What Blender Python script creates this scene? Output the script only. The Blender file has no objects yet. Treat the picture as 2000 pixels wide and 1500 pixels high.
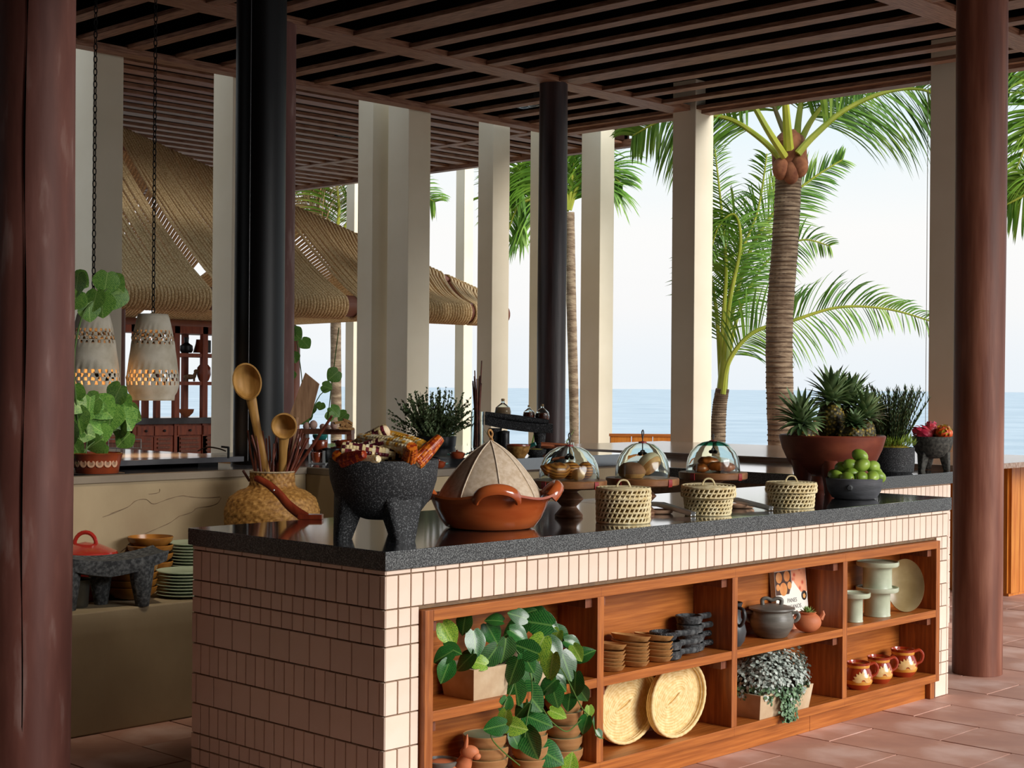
import bpy, bmesh, math, random
from math import sin, cos, pi, radians, sqrt, atan2
from mathutils import Vector, Matrix, Euler
S = bpy.context.scene
COL = S.collection
rnd = random.Random(7)

# ---------------------------------------------------------------- camera
FPX, YAW, ROLL, PITCH, EYE = 3008.0, radians(43.9), radians(.457), radians(.031), 1.394
_r = Vector((sin(YAW), -cos(YAW), 0)); _f = Vector((cos(YAW), sin(YAW), 0)); _z = Vector((0, 0, 1))
FW = _f*cos(PITCH) + _z*sin(PITCH); _u = -_f*sin(PITCH) + _z*cos(PITCH)
RT = _r*cos(ROLL) + _u*sin(ROLL); UP = -_r*sin(ROLL) + _u*cos(ROLL)
CAMO = Vector((0, 0, EYE))
cam = bpy.data.cameras.new('camera'); camo = bpy.data.objects.new('camera', cam); COL.objects.link(camo)
cam.sensor_width = 36; cam.lens = FPX/2000*36; cam.clip_start = .05; cam.clip_end = 9000
camo.matrix_world = Matrix(((RT.x, UP.x, -FW.x, 0), (RT.y, UP.y, -FW.y, 0), (RT.z, UP.z, -FW.z, EYE), (0, 0, 0, 1)))
S.camera = camo
# survey helpers: turn a sight line of the survey into a place on a known plane
def ray(x, y): return FW + RT*((x-1000)/FPX) - UP*((y-750)/FPX)
def aZ(x, y, z): d = ray(x, y); return CAMO + d*((z-EYE)/d.z)
def aY(x, y, Y): d = ray(x, y); return CAMO + d*(Y/d.y)
def aX(x, y, X): d = ray(x, y); return CAMO + d*(X/d.x)
def aF(x, y, F): return CAMO + ray(x, y)*F
def pj(P):
    d = Vector(P)-CAMO; F = d.dot(FW); return 1000+FPX*d.dot(RT)/F, 750-FPX*d.dot(UP)/F

# ---------------------------------------------------------------- view, world, sun
S.view_settings.view_transform = 'Standard'; S.view_settings.look = 'None'
S.view_settings.gamma = 1; S.view_settings.use_curve_mapping = False
S.view_settings.exposure = 0.08
W = bpy.data.worlds.new('sky'); S.world = W; W.use_nodes = True
nt = W.node_tree; nt.nodes.clear()
out = nt.nodes.new('ShaderNodeOutputWorld'); bg = nt.nodes.new('ShaderNodeBackground')
tc = nt.nodes.new('ShaderNodeTexCoord'); sep = nt.nodes.new('ShaderNodeSeparateXYZ')
ramp = nt.nodes.new('ShaderNodeValToRGB'); cr = ramp.color_ramp
cr.elements[0].position = 0.0; cr.elements[0].color = (.80, .855, .90, 1)
cr.elements[1].position = 1.0; cr.elements[1].color = (.62, .76, .92, 1)
for p_, c_ in ((.02, (.83, .87, .905, 1)), (.05, (.90, .90, .90, 1)), (.10, (.93, .925, .91, 1)), (.16, (.80, .895, .94, 1)), (.30, (.66, .81, .92, 1))):
    e = cr.elements.new(p_); e.color = c_
nz = nt.nodes.new('ShaderNodeTexNoise'); nz.inputs['Scale'].default_value = 3.2; nz.inputs['Detail'].default_value = 5
mp = nt.nodes.new('ShaderNodeMapping'); mp.inputs['Scale'].default_value = (1, 1, 5)
cl = nt.nodes.new('ShaderNodeValToRGB'); cl.color_ramp.elements[0].position = .48; cl.color_ramp.elements[1].position = .72
mx = nt.nodes.new('ShaderNodeMix'); mx.data_type = 'RGBA'; mx.inputs[7].default_value = (.93, .93, .92, 1)
ml = nt.nodes.new('ShaderNodeMath'); ml.operation = 'MULTIPLY'; ml.inputs[1].default_value = .75
L = nt.links.new
L(tc.outputs['Generated'], sep.inputs[0]); L(sep.outputs['Z'], ramp.inputs[0]); L(tc.outputs['Generated'], mp.inputs[0])
L(mp.outputs[0], nz.inputs[0]); L(nz.outputs[0], cl.inputs[0]); L(cl.outputs[0], ml.inputs[0]); L(ml.outputs[0], mx.inputs[0])
L(ramp.outputs[0], mx.inputs[6]); L(mx.outputs[2], bg.inputs[0]); L(bg.outputs[0], out.inputs[0])
bg.inputs[1].default_value = 1.0
sl = bpy.data.lights.new('sun', 'SUN'); sl.energy = 3.7; sl.angle = radians(30); sl.color = (1, .965, .925)
so = bpy.data.objects.new('sun', sl); COL.objects.link(so); so.location = (6, -8, 9)
so.rotation_euler = Vector((-.18, .84, -.36)).to_track_quat('-Z', 'Y').to_euler()

# ---------------------------------------------------------------- materials
def srgb(h):
    if isinstance(h, tuple): v = [x/255 for x in h]
    else: v = [int(h[i:i+2], 16)/255 for i in (0, 2, 4)]
    return tuple((x/12.92 if x <= .04045 else ((x+.055)/1.055)**2.4) for x in v)+(1,)
MATS = {}
def M(name, c1, c2=None, scale=8, rough=.5, bump=0, bscale=None, tex='noise', stretch=(1, 1, 1), metal=0, coat=0, trans=0, ior=1.45,
      c3=None, jit=0, detail=5, lo=.35, hi=.65, emit=None, estr=0, spec=None, sss=0, coatior=1.5, bdist=.004, alpha=1):
    m = bpy.data.materials.new(name); m.use_nodes = True; MATS[name] = m
    t = m.node_tree; b = t.nodes['Principled BSDF']; l = t.links.new
    b.inputs['Roughness'].default_value = rough; b.inputs['Metallic'].default_value = metal
    b.inputs['Coat Weight'].default_value = coat; b.inputs['Transmission Weight'].default_value = trans; b.inputs['IOR'].default_value = ior
    b.inputs['Coat Roughness'].default_value = .08; b.inputs['Coat IOR'].default_value = coatior
    if spec is not None: b.inputs['Specular IOR Level'].default_value = spec
    if sss: b.inputs['Subsurface Weight'].default_value = sss; b.inputs['Subsurface Scale'].default_value = .01
    if emit: b.inputs['Emission Color'].default_value = srgb(emit); b.inputs['Emission Strength'].default_value = estr
    if alpha < 1: b.inputs['Alpha'].default_value = alpha
    C1 = srgb(c1); C2 = srgb(c2) if c2 else None
    b.inputs['Base Color'].default_value = C1
    co = t.nodes.new('ShaderNodeTexCoord'); mpn = t.nodes.new('ShaderNodeMapping'); mpn.inputs['Scale'].default_value = stretch
    l(co.outputs['Object'], mpn.inputs[0])
    src = None
    if C2:
        if tex == 'wave':
            n = t.nodes.new('ShaderNodeTexWave'); n.inputs['Scale'].default_value = scale; n.inputs['Distortion'].default_value = 6; n.inputs['Detail'].default_value = 3; o = n.outputs['Fac']
        elif tex == 'band':
            n = t.nodes.new('ShaderNodeTexWave'); n.inputs['Scale'].default_value = scale; n.inputs['Distortion'].default_value = .6; n.bands_direction = 'Z'; o = n.outputs['Fac']
        elif tex == 'voro':
            n = t.nodes.new('ShaderNodeTexVoronoi'); n.inputs['Scale'].default_value = scale; o = n.outputs['Distance']
        else:
            n = t.nodes.new('ShaderNodeTexNoise'); n.inputs['Scale'].default_value = scale; n.inputs['Detail'].default_value = detail; o = n.outputs['Fac']
        l(mpn.outputs[0], n.inputs['Vector'])
        r = t.nodes.new('ShaderNodeValToRGB'); r.color_ramp.elements[0].position = lo; r.color_ramp.elements[1].position = hi
        r.color_ramp.elements[0].color = C1; r.color_ramp.elements[1].color = C2
        if c3: e = r.color_ramp.elements.new((lo+hi)/2); e.color = srgb(c3)
        l(o, r.inputs[0]); src = r.outputs[0]
    if jit:
        oi = t.nodes.new('ShaderNodeObjectInfo'); mr = t.nodes.new('ShaderNodeMapRange'); mr.inputs[3].default_value = 1-jit; mr.inputs[4].default_value = 1+jit
        hs = t.nodes.new('ShaderNodeHueSaturation'); l(oi.outputs['Random'], mr.inputs[0]); l(mr.outputs[0], hs.inputs['Value'])
        if src: l(src, hs.inputs['Color'])
        else: hs.inputs['Color'].default_value = C1
        src = hs.outputs[0]
    if src: l(src, b.inputs['Base Color'])
    if bump:
        n2 = t.nodes.new('ShaderNodeTexNoise'); n2.inputs['Scale'].default_value = bscale or scale; n2.inputs['Detail'].default_value = 4
        l(mpn.outputs[0], n2.inputs['Vector']); bp = t.nodes.new('ShaderNodeBump'); bp.inputs['Strength'].default_value = bump; bp.inputs['Distance'].default_value = bdist
        l(n2.outputs['Fac'], bp.inputs['Height']); l(bp.outputs[0], b.inputs['Normal'])
    return m

# ---------------------------------------------------------------- mesh builder
class MB:
    def __init__(s): s.v = []; s.f = []
    def add(s, vs, fs):
        o = len(s.v); s.v += [tuple(v) for v in vs]; s.f += [tuple(i+o for i in f) for f in fs]; return s
    def box(s, x0, x1, y0, y1, z0, z1):
        return s.add([(x0, y0, z0), (x1, y0, z0), (x1, y1, z0), (x0, y1, z0), (x0, y0, z1), (x1, y0, z1), (x1, y1, z1), (x0, y1, z1)],
                     [(0, 3, 2, 1), (4, 5, 6, 7), (0, 1, 5, 4), (1, 2, 6, 5), (2, 3, 7, 6), (3, 0, 4, 7)])
    def cbox(s, x0, x1, y0, y1, z0, z1, b):   # box with chamfered edges
        bm = bmesh.new(); bmesh.ops.create_cube(bm, size=1)
        bmesh.ops.scale(bm, vec=(x1-x0, y1-y0, z1-z0), verts=bm.verts); bmesh.ops.translate(bm, vec=((x0+x1)/2, (y0+y1)/2, (z0+z1)/2), verts=bm.verts)
        bmesh.ops.bevel(bm, geom=bm.edges[:], offset=b, segments=2, affect='EDGES', profile=.6)
        bm.verts.ensure_lookup_table(); s.add([v.co for v in bm.verts], [[v.index for v in f.verts] for f in bm.faces]); bm.free(); return s
    def xf(s, m, start=0):
        for i in range(start, len(s.v)): s.v[i] = tuple(m @ Vector(s.v[i]))
        return s
    def lathe(s, prof, n=32, c=(0, 0, 0), sq=None, closed=False):
        o = len(s.v); k = len(prof)
        for (r, z) in prof:
            for i in range(n):
                t = 2*pi*i/n; q = 1
                if sq: q = sq(t, r, z)
                s.v.append((c[0]+r*q*cos(t), c[1]+r*q*sin(t), c[2]+z))
        rr = k if closed else k-1
        for j in range(rr):
            for i in range(n):
                a_, b_ = o+j*n+i, o+j*n+(i+1) % n; j2 = (j+1) % k
                s.f.append((a_, b_, o+j2*n+(i+1) % n, o+j2*n+i))
        if not closed:
            if prof[0][0] > 1e-5: s.f.append(tuple(o+i for i in reversed(range(n))))
            if prof[-1][0] > 1e-5: s.f.append(tuple(o+(k-1)*n+i for i in range(n)))
        return s
    def tube(s, pts, r, n=8, caps=True, flat=None):
        pts = [Vector(p) for p in pts]; m = len(pts); o = len(s.v)
        if not hasattr(r, '__len__'): r = [r]*m
        T = [(pts[min(i+1, m-1)]-pts[max(i-1, 0)]).normalized() for i in range(m)]
        N = T[0].orthogonal().normalized()
        if flat is not None:
            N = (Vector(flat)-T[0]*T[0].dot(Vector(flat))).normalized()
        for i in range(m):
            N = (N-T[i]*N.dot(T[i])); N = N.normalized() if N.length > 1e-6 else T[i].orthogonal().normalized()
            B = T[i].cross(N); ri = r[i]
            ra, rb = (ri if hasattr(ri, '__len__') else (ri, ri))
            for k in range(n):
                t = 2*pi*k/n; s.v.append(tuple(pts[i]+N*(ra*cos(t))+B*(rb*sin(t))))
        for i in range(m-1):
            for k in range(n):
                s.f.append((o+i*n+k, o+i*n+(k+1) % n, o+(i+1)*n+(k+1) % n, o+(i+1)*n+k))
        if caps:
            s.f.append(tuple(o+k for k in reversed(range(n)))); s.f.append(tuple(o+(m-1)*n+k for k in range(n)))
        return s
    def ell(s, c, r, nu=16, nv=10, m=None, fn=None):
        o = len(s.v)
        for j in range(nv+1):
            ph = -pi/2+pi*j/nv
            for i in range(nu):
                t = 2*pi*i/nu; d = Vector((cos(ph)*cos(t), cos(ph)*sin(t), sin(ph)))
                q = fn(d) if fn else 1
                p = Vector((d.x*r[0]*q, d.y*r[1]*q, d.z*r[2]*q))
                if m: p = m @ p
                s.v.append(tuple(p+Vector(c)))
        for j in range(nv):
            for i in range(nu):
                s.f.append((o+j*nu+i, o+j*nu+(i+1) % nu, o+(j+1)*nu+(i+1) % nu, o+(j+1)*nu+i))
        return s
    def grid(s, P, nu, nv, wrapu=False):     # P(i,j) -> point
        o = len(s.v)
        for j in range(nv):
            for i in range(nu): s.v.append(tuple(P(i, j)))
        for j in range(nv-1):
            for i in range(nu if wrapu else nu-1):
                s.f.append((o+j*nu+i, o+j*nu+(i+1) % nu, o+(j+1)*nu+(i+1) % nu, o+(j+1)*nu+i))
        return s
    def mesh(s, name, mat, smooth=True, ang=38):
        me = bpy.data.meshes.new(name); me.from_pydata(s.v, [], s.f); me.materials.append(MATS[mat] if isinstance(mat, str) else mat)
        bm = bmesh.new(); bm.from_mesh(me); bmesh.ops.recalc_face_normals(bm, faces=bm.faces[:]); bm.to_mesh(me); bm.free()
        if smooth:
            me.polygons.foreach_set('use_smooth', [True]*len(me.polygons)); me.set_sharp_from_angle(angle=radians(ang))
        me.update(); return me
    def build(s, name, mat, parent=None, smooth=True, ang=38, loc=None, rotz=0, kind=None):
        o = bpy.data.objects.new(name, s.mesh(name, mat, smooth, ang)); COL.objects.link(o)
        if parent: o.parent = parent
        if loc is not None: o.location = loc
        if rotz: o.rotation_euler = (0, 0, rotz)
        if kind: o['kind'] = kind
        return o
def tag(o, label, cat, group=None):
    o['label'] = label; o['category'] = cat
    if group: o['group'] = group
    return o
def thing(name, label, cat, loc=(0, 0, 0), rotz=0, group=None):
    o = bpy.data.objects.new(name, None); o.empty_display_size = .05; COL.objects.link(o); o.location = loc; o.rotation_euler = (0, 0, rotz)
    return tag(o, label, cat, group)
def solo(mb, name, mat, label, cat, loc=None, group=None, rotz=0, smooth=True, ang=38):
    return tag(mb.build(name, mat, None, smooth, ang, loc, rotz), label, cat, group)
def struct(mb, name, mat, parent=None, smooth=False):
    o = mb.build(name, mat, parent, smooth)
    o['kind'] = 'structure'
    return o
def inst(src, parent=None, loc=None, rot=None, scale=None):
    o = src.copy(); COL.objects.link(o); o.parent = parent
    if loc is not None: o.location = loc
    if rot is not None: o.rotation_euler = rot
    if scale is not None: o.scale = scale
    return o
def copytree(src, loc=None, rotz=None, label=None, scale=None):
    r = inst(src, None, loc, None if rotz is None else (0, 0, rotz), scale)
    if label: r['label'] = label
    for ch in list(src.children):
        c = inst(ch, r)
        for g in list(ch.children): inst(g, c)
    return r
def sm(a, b, t): t = max(0, min(1, (t-a)/(b-a))); return t*t*(3-2*t)
def lerp(a, b, t): return a+(b-a)*t
def bez(p, n=12):
    p = [Vector(q) for q in p]; o = []
    for i in range(n+1):
        t = i/n; q = p[:]
        while len(q) > 1: q = [q[k].lerp(q[k+1], t) for k in range(len(q)-1)]
        o.append(q[0])
    return o
def crom(p, n=6):     # Catmull-Rom through points
    p = [Vector(q) for q in p]; o = []
    for i in range(len(p)-1):
        a, b, c, d = p[max(i-1, 0)], p[i], p[i+1], p[min(i+2, len(p)-1)]
        for k in range(n):
            t = k/n; o.append(.5*((2*b)+(c-a)*t+(2*a-5*b+4*c-d)*t*t+(3*b-a-3*c+d)*t**3))
    return o+[p[-1]]
# ================================================================ MATERIALS (setting)
M('tile', 'EBD2BC', 'F0DBC9', 6, .33, .12, 30, jit=.05)
M('grout', '6E5A48', '80684F', 40, .9, .3)
M('granite', '26282A', '989C9A', 260, .42, .15, 300, lo=.45, hi=.78, detail=2)
M('granite_top', '1D1F22', '3A3D40', 220, .12, .02, 40, lo=.45, hi=.75, detail=2, bdist=.001, spec=.9, coat=1, coatior=2.0)
M('teak', '96521E', 'B66C2E', 5, .4, .12, 20, stretch=(.8, 22, 22), c3='A65E26')
M('teak_y', '8A4C20', 'C07C40', 5, .42, .15, 20, stretch=(14, 1.2, 14), c3='9A582B')
M('teak_v', '8E4C1C', 'B2682E', 5, .42, .15, 20, stretch=(14, 14, 1.2), c3='9A582B')
M('teak_dark', '6B3A24', '84503A', 6, .5, .1, 20, stretch=(12, 12, 2))
M('terracotta', 'B48676', 'DAB6A8', 3, .5, .25, 14, jit=.1, c3='C2927F')
M('grout_floor', '6A4A40', '7C5A4E', 20, .9)
M('slat', '6A4430', '9C7258', 6, .6, .2, 30, stretch=(14, 1.2, 14))
M('slat_x', '74462E', 'A0745A', 6, .55, .2, 30, stretch=(1.2, 14, 14))
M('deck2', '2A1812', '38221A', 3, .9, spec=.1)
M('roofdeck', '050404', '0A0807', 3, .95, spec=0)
M('pole', '6A3A28', '94604A', 3, .5, .35, 9, stretch=(5, 5, .5), c3='7C4834')
M('pole_dark', '241A1A', '43302E', 3, .4, .3, 9, stretch=(5, 5, .5))
M('pole_weather', '6B4037', '9A7C74', 5, .55, .4, 7, stretch=(3, 3, .6), lo=.45, hi=.75, c3='774A40')
M('plaster', 'E2D6BC', 'EBE0C8', 2, .8, .1, 30)
M('blacksteel', '060607', None, rough=.42, spec=.35)
M('concrete', '8D7A5E', 'A89677', 2.2, .75, .25, 25, stretch=(1, 1, .7), c3='9A886A')
M('concrete_dark', '6E6356', '857866', 3, .6, .2, 25)
M('light_block_dark', '2E2018', '3A2A1E', 3, .9)  # dark finish of the added light-blocking walls
M('sea', 'A2B6C2', 'C2D0D8', .05, .35, 0, tex='noise', stretch=(1, 1, 1), lo=.35, hi=.7)
M('earth', '6E7A48', 'A09070', 1.5, .9, .3)

# ================================================================ FLOOR
fx0, fx1, fy0, fy1 = -3.0, 12.6, -3.0, 18.5
floor = struct(MB().box(fx0, fx1, fy0, fy1, -.2, -.012), 'floor', 'grout_floor')
tw, td = .33, .60
ft = MB().cbox(-tw/2+.003, tw/2-.003, -td/2+.003, td/2-.003, -.02, 0, .002)
tile_me = ft.mesh('floor_tile', 'terracotta', False)
far = MB(); ntile = 0
ix = 0
X = fx0+tw/2
while X < fx1-tw/2:
    Y = fy0 + (td/2 if ix % 2 == 0 else td)
    while Y < fy1-td/2:
        u, v = pj((X, Y, 0)) if (X*cos(YAW)+Y*sin(YAW)) > 2 else (-999, 0)
        vis = ((1350 < u < 2060 and 1120 < v < 1540) or (90 < u < 420 and 1340 < v < 1540))
        if vis and ntile < 290:
            o = bpy.data.objects.new('floor_tile', tile_me); COL.objects.link(o); o.parent = floor; o.location = (X, Y, rnd.uniform(-.0012, .0008))
            ntile += 1
        else: far.box(X-tw/2+.003, X+tw/2-.003, Y-td/2+.003, Y+td/2-.003, -.02, 0)
        Y += td
    X += tw; ix += 1
far.build('outer_floor_tiles', 'terracotta', floor, False, kind='stuff')

# ================================================================ NEAR CEILING (slats run in depth)
ZC = 3.80
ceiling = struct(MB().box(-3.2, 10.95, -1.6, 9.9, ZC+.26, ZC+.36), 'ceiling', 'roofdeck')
X = 10.85; k = 0
widths = [.10, .11, .11, .11, .20]
while X > 0.2:
    w = [.12, .11, .11, .11, .21][k % 5] if k else .12
    MB().box(-w/2, w/2, -1.5, 9.78, 0, .03).build('slat', 'slat', ceiling, False, loc=(X-w/2, 0, ZC))
    X -= [.42, .40, .38, .42, .50][k % 5]; k += 1
for Yb, w, d in ((8.30, .22, .0), (9.80, .13, -.03), (4.9, .22, 0), (1.4, .22, 0), (-1.5, .14, -.03)):
    MB().box(-3.1, 10.88, -w/2, w/2, 0, .045).build('cross_beam', 'slat_x', ceiling, False, loc=(0, Yb, ZC+d-.004))
MB().box(10.80, 10.93, -1.55, 9.86, ZC-.03, ZC+.02).build('edge_beam', 'slat', ceiling, False)
MB().box(10.86, 10.95, -1.58, 9.88, ZC+.02, ZC+.26).box(-3.2, 10.95, 9.84, 9.9, ZC+.02, ZC+.26).build('fascia', 'roofdeck', ceiling, False)
# ================================================================ FAR CEILING (slats run across)
ZC2 = 4.0
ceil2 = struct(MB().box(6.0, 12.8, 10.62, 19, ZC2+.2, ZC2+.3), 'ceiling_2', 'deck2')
Y = 10.64; k = 0
while Y < 18.9:
    w = .16 if k % 6 == 2 else .105
    MB().box(6.05, 12.75, 0, w, 0, .03).build('slat', 'slat_x', ceil2, False, loc=(0, Y, ZC2)); Y += .285 + (.07 if k % 6 == 2 else 0); k += 1
MB().box(11.55, 11.67, 10.5, 18.9, ZC2-.005, ZC2+.04).build('cross_beam', 'slat', ceil2, False)
MB().box(12.74, 12.84, 10.45, 19, ZC2-.04, ZC2+.04).build('edge_beam', 'slat', ceil2, False)

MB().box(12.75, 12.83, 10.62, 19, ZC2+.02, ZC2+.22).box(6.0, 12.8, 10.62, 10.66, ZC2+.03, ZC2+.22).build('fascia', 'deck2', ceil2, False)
# unseen walls, added to block sky and sun at the left and behind
struct(MB().box(-1.35, -1.2, -1.7, 8.6, 0, 4.1), 'light_block_left', 'light_block_dark')
struct(MB().box(-1.35, 2.9, -1.85, -1.70, 0, 4.1), 'light_block_back', 'light_block_dark')
struct(MB().box(-1.2, 4.4, 9.90, 10.02, 0, 4.05), 'light_block_side', 'light_block_dark')
struct(MB().box(-3.2, 5.5, 18.9, 19.05, 0, 4.3), 'light_block_far', 'light_block_dark')

# ================================================================ COLUMNS
def column(x, y, w, d, z1, label):
    solo(MB().cbox(-w/2, w/2, -d/2, d/2, 0, z1, .006), 'square_column', 'plaster', label, 'column', (x+w/2, y+d/2, 0), smooth=False)
def cornerXY(u, Y): p = aY(u, 700, Y); return p.x, p.y
for u, Y, w, d, zt, lab in ((178, 9.92, .25, .34, 4.0, 'cream square column beside the hanging clay lamps'),
                       (451, 9.92, .20, .26, 4.0, 'cream square column left of the black steel flue'),
                       (795, 9.92, .26, .27, 4.0, 'broad grey-shaded square column behind the thyme planter'),
                       (725, 10.32, .19, .20, 4.2, 'narrow cream square column touching the broad grey-shaded one'),
                       (960, 10.32, .23, .20, 4.2, 'cream square column behind the glass jar of twigs'),
                       (1070, 9.96, .26, .25, 4.0, 'cream square column mostly hidden behind the dark round post')):
    x, y = cornerXY(u, Y); column(x, y, w, d, zt, lab)
x, y = cornerXY(1170, 10.32); column(x, y, .22, .26, 4.2, 'cream square column right of the dark round post')
p = aX(1355, 700, 10.72); column(p.x, p.y, .26, .25, 4.1, 'square column with a dark and a white side before the young palm')
p = aX(1868+16, 700, 10.72); column(p.x, p.y, .26, .30, 4.1, 'square column half hidden by the thick brown post')
# far posts beyond the rope canopy
for u, F, w, lab in ((690, 21, .17, 'thin dark square post beyond the rope canopy seen beside the leafy vine'), (905, 21, .17, 'thin brown and pale square post beyond the low end of the rope canopy')):
    p = aF(u, 700, F); column(p.x, p.y, w, w, 4.6, lab)

# recessed spotlights between the slats; the one above the ledge is assumed and added
M('fixture', '16181A', None, rough=.4); M('lensring', '4A4E52', None, rough=.3, metal=.5)
for (x, y, z, al, lab) in ((935, 22, ZC+.02, 0, 'small dark twin spotlight recessed high between the near ceiling slats'), (1032, 208, ZC+.02, 0, 'small dark twin spotlight recessed near the dark round post'), (672, 268, ZC2+.02, 1, 'small dark twin spotlight recessed in the far ceiling'), (None, None, 0, 0, 'assumed twin spotlight, unseen, added above the concrete ledge')):
    p = aZ(x, y, z) if x else Vector((3.05, 3.9, ZC+.02)); t_ = thing('recessed_spotlight', lab, 'spotlight', p, pi/2 if not al else 0)
    MB().box(-.12, .12, -.06, .06, 0, .1).build('housing', 'fixture', t_, False)
    for sx in (-.055, .055): MB().lathe([(.030, -.004), (.042, -.004), (.042, .004), (.030, .004)], 20, (sx, 0, 0), closed=True).build('lens_ring', 'lensring', t_)
    if not x:  # only the added, unseen fixture shines, to brighten the concrete wall and ledge
        for k_, (sx, tgt) in enumerate(((-.055, (3.3, 5.9, .85)), (.055, (3.9, 5.9, .70)))):
            li = bpy.data.lights.new('added_spot_lamp', 'SPOT'); li.energy = 130; li.color = (1, .86, .68); li.spot_size = radians(40); li.spot_blend = 1; li.shadow_soft_size = .05
            lo_ = bpy.data.objects.new('added_spot_lamp', li); COL.objects.link(lo_); lo_.parent = t_; lo_.location = (sx, 0, -.01)
            dv = Vector(tgt)-p; lo_.rotation_euler = (Matrix.Rotation(-pi/2, 3, 'Z') @ dv).to_track_quat('-Z', 'Y').to_euler()
# round timber posts
def post(c, r0, r1, z1, mat, label, wob=.004, crack=None):
    prof = [(lerp(r0, r1, i/16), z1*i/16) for i in range(17)]
    t = thing('timber_post', label, 'post', c)
    MB().lathe(prof, 40, sq=lambda t_, r, z: 1+wob*8*sin(2*t_+z*1.3)*.4+wob*3*sin(5*t_-z*2.1)).build('shaft', mat, t)
    if crack:
        r = crack
        pts = [(r[2]*cos(r[0]+.03*sin(z*5)), r[2]*sin(r[0]+.03*sin(z*5)), z) for z in [i*z1/60 for i in range(61)]]
        MB().tube(pts, [.001+.0022*abs(sin(i*.31)) for i in range(61)], 5).build('crack', 'roofdeck', t)
    return t
p = aZ(1908, 1322, 0); d = Vector((p.x, p.y, 0)).normalized()*.121
post((p.x+d.x, p.y+d.y, 0), .121, .122, ZC+.0, 'pole', 'thick smooth red-brown round post at the end of the tiled island')
p = aF(62, 750, 5.35)
post((p.x, p.y, 0), .142, .137, ZC+.0, 'pole_weather', 'weathered reddish round post with a long crack, nearest the concrete ledge', .004, (YAW+pi+.12, 0, .142))
x, y = cornerXY(1077, 8.30); post((x, y, 0), .115, .113, ZC+.0, 'pole_dark', 'dark round post between the cream columns behind the stone table')
x, y = cornerXY(540, 8.30); post((x, y, 0), .118, .114, ZC+.0, 'pole_weather', 'grey-brown round post just behind the black steel flue')

# ================================================================ SEA, GROUND
def seaM():
    m = MATS['sea']; t = m.node_tree; b = t.nodes['Principled BSDF']; l = t.links.new
    g = t.nodes.new('ShaderNodeNewGeometry'); 
    n = t.nodes.new('ShaderNodeTexNoise'); n.inputs['Scale'].default_value = .045; n.inputs['Detail'].default_value = 8; n.inputs['Roughness'].default_value = .65
    l(g.outputs['Position'], n.inputs['Vector'])
    bp = t.nodes.new('ShaderNodeBump'); bp.inputs['Distance'].default_value = 2.5; bp.inputs['Strength'].default_value = .35; l(n.outputs[0], bp.inputs['Height']); l(bp.outputs[0], b.inputs['Normal'])
seaM()
def seaP(i, j):
    rr = [30, 60, 90, 130, 190, 280, 420, 650, 1000, 1600, 2500, 3400, 4200][j]; t = YAW-1.3+2.6*i/36
    return (rr*cos(t), rr*sin(t), -7.5)
o = struct(MB().grid(seaP, 37, 13), 'sea', 'sea')
struct(MB().box(12.6, 17.5, -6, 26, -.5, -.12).box(-4, 12.6, 18.5, 26, -.5, -.12), 'garden_ground', 'earth')
# ================================================================ TILED ISLAND
IX0, IY0, IL, IW, ZT, ZB, OV = 3.018, 3.416, 3.426, 1.015, .898, .841, .011
ROWS = [.841, .8245, .723, .667, .612, .509, .407, .3055, .204, .152, .097, 0]
KIND = ['strip', 'tall', 'short', 'short', 'square', 'tall', 'square', 'tall', 'short', 'short', 'square']
G = .0045   # joint
def tile_mesh(w, h, t=.009, b=.0012):
    x0, x1, z0, z1 = -w/2, w/2, -h/2, h/2
    v = [(x0, 0, z0), (x1, 0, z0), (x1, 0, z1), (x0, 0, z1), (x0, -t+b, z0), (x1, -t+b, z0), (x1, -t+b, z1), (x0, -t+b, z1),
         (x0+b, -t, z0+b), (x1-b, -t, z0+b), (x1-b, -t, z1-b), (x0+b, -t, z1-b)]
    f = [(8, 9, 10, 11)]+[(i, (i+1) % 4, 4+(i+1) % 4, 4+i) for i in range(4)]+[(4+i, 4+(i+1) % 4, 8+(i+1) % 4, 8+i) for i in range(4)]
    return v, f
TCACHE = {}; NT = [0]
def put_tile(parent, stuff, cx, cy, cz, w, h, rz, cap=300, force=None):
    w = round(w, 3); h = round(h, 4)
    u, v = pj((cx, cy, cz)); vis = (-20 < u < 2020 and v < 1512) if force is None else force
    dep = rnd.uniform(-.0006, .0006)
    if vis and NT[0] < cap:
        if (w, h) not in TCACHE:
            q = MB(); q.add(*tile_mesh(w, h)); TCACHE[(w, h)] = q.mesh('tile', 'tile', False)
        o = bpy.data.objects.new('tile', TCACHE[(w, h)]); COL.objects.link(o); o.parent = parent
        o.location = (cx + (dep if rz else 0), cy + (0 if rz else dep), cz); o.rotation_euler = (0, 0, rz); NT[0] += 1
    else:
        n = len(stuff.v); stuff.add(*tile_mesh(w, h)); stuff.xf(Matrix.Translation((cx, cy, cz)) @ Matrix.Rotation(rz, 4, 'Z'), n)
def tile_run(parent, stuff, a0, a1, fixed, rz, r, step, phase=0, cap=300, force=None, clip=None):
    """one course of tiles between a0 and a1 along X (rz=0) or along Y (rz=-90deg)"""
    z1, z0 = ROWS[r], ROWS[r+1]; h = z1-z0-G; cz = (z0+z1)/2
    e = a0 - phase
    while e < a1-.004:
        s0, s1 = max(e, a0), min(e+step, a1); e += step
        if s1-s0 < .012: continue
        w = s1-s0-G; c = (s0+s1)/2
        if rz: put_tile(parent, stuff, fixed, c, cz, w, h, rz, cap, force)
        else: put_tile(parent, stuff, c, fixed, cz, w, h, rz, cap, force)
tx0, ty0, tx1, ty1 = IX0+OV, IY0+OV, IX0+IL-OV+.012, IY0+IW-OV
TT = .009
island = thing('tiled_island', 'long kitchen island faced with small blush tiles in dark joints', 'counter', (0, 0, 0))
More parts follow.
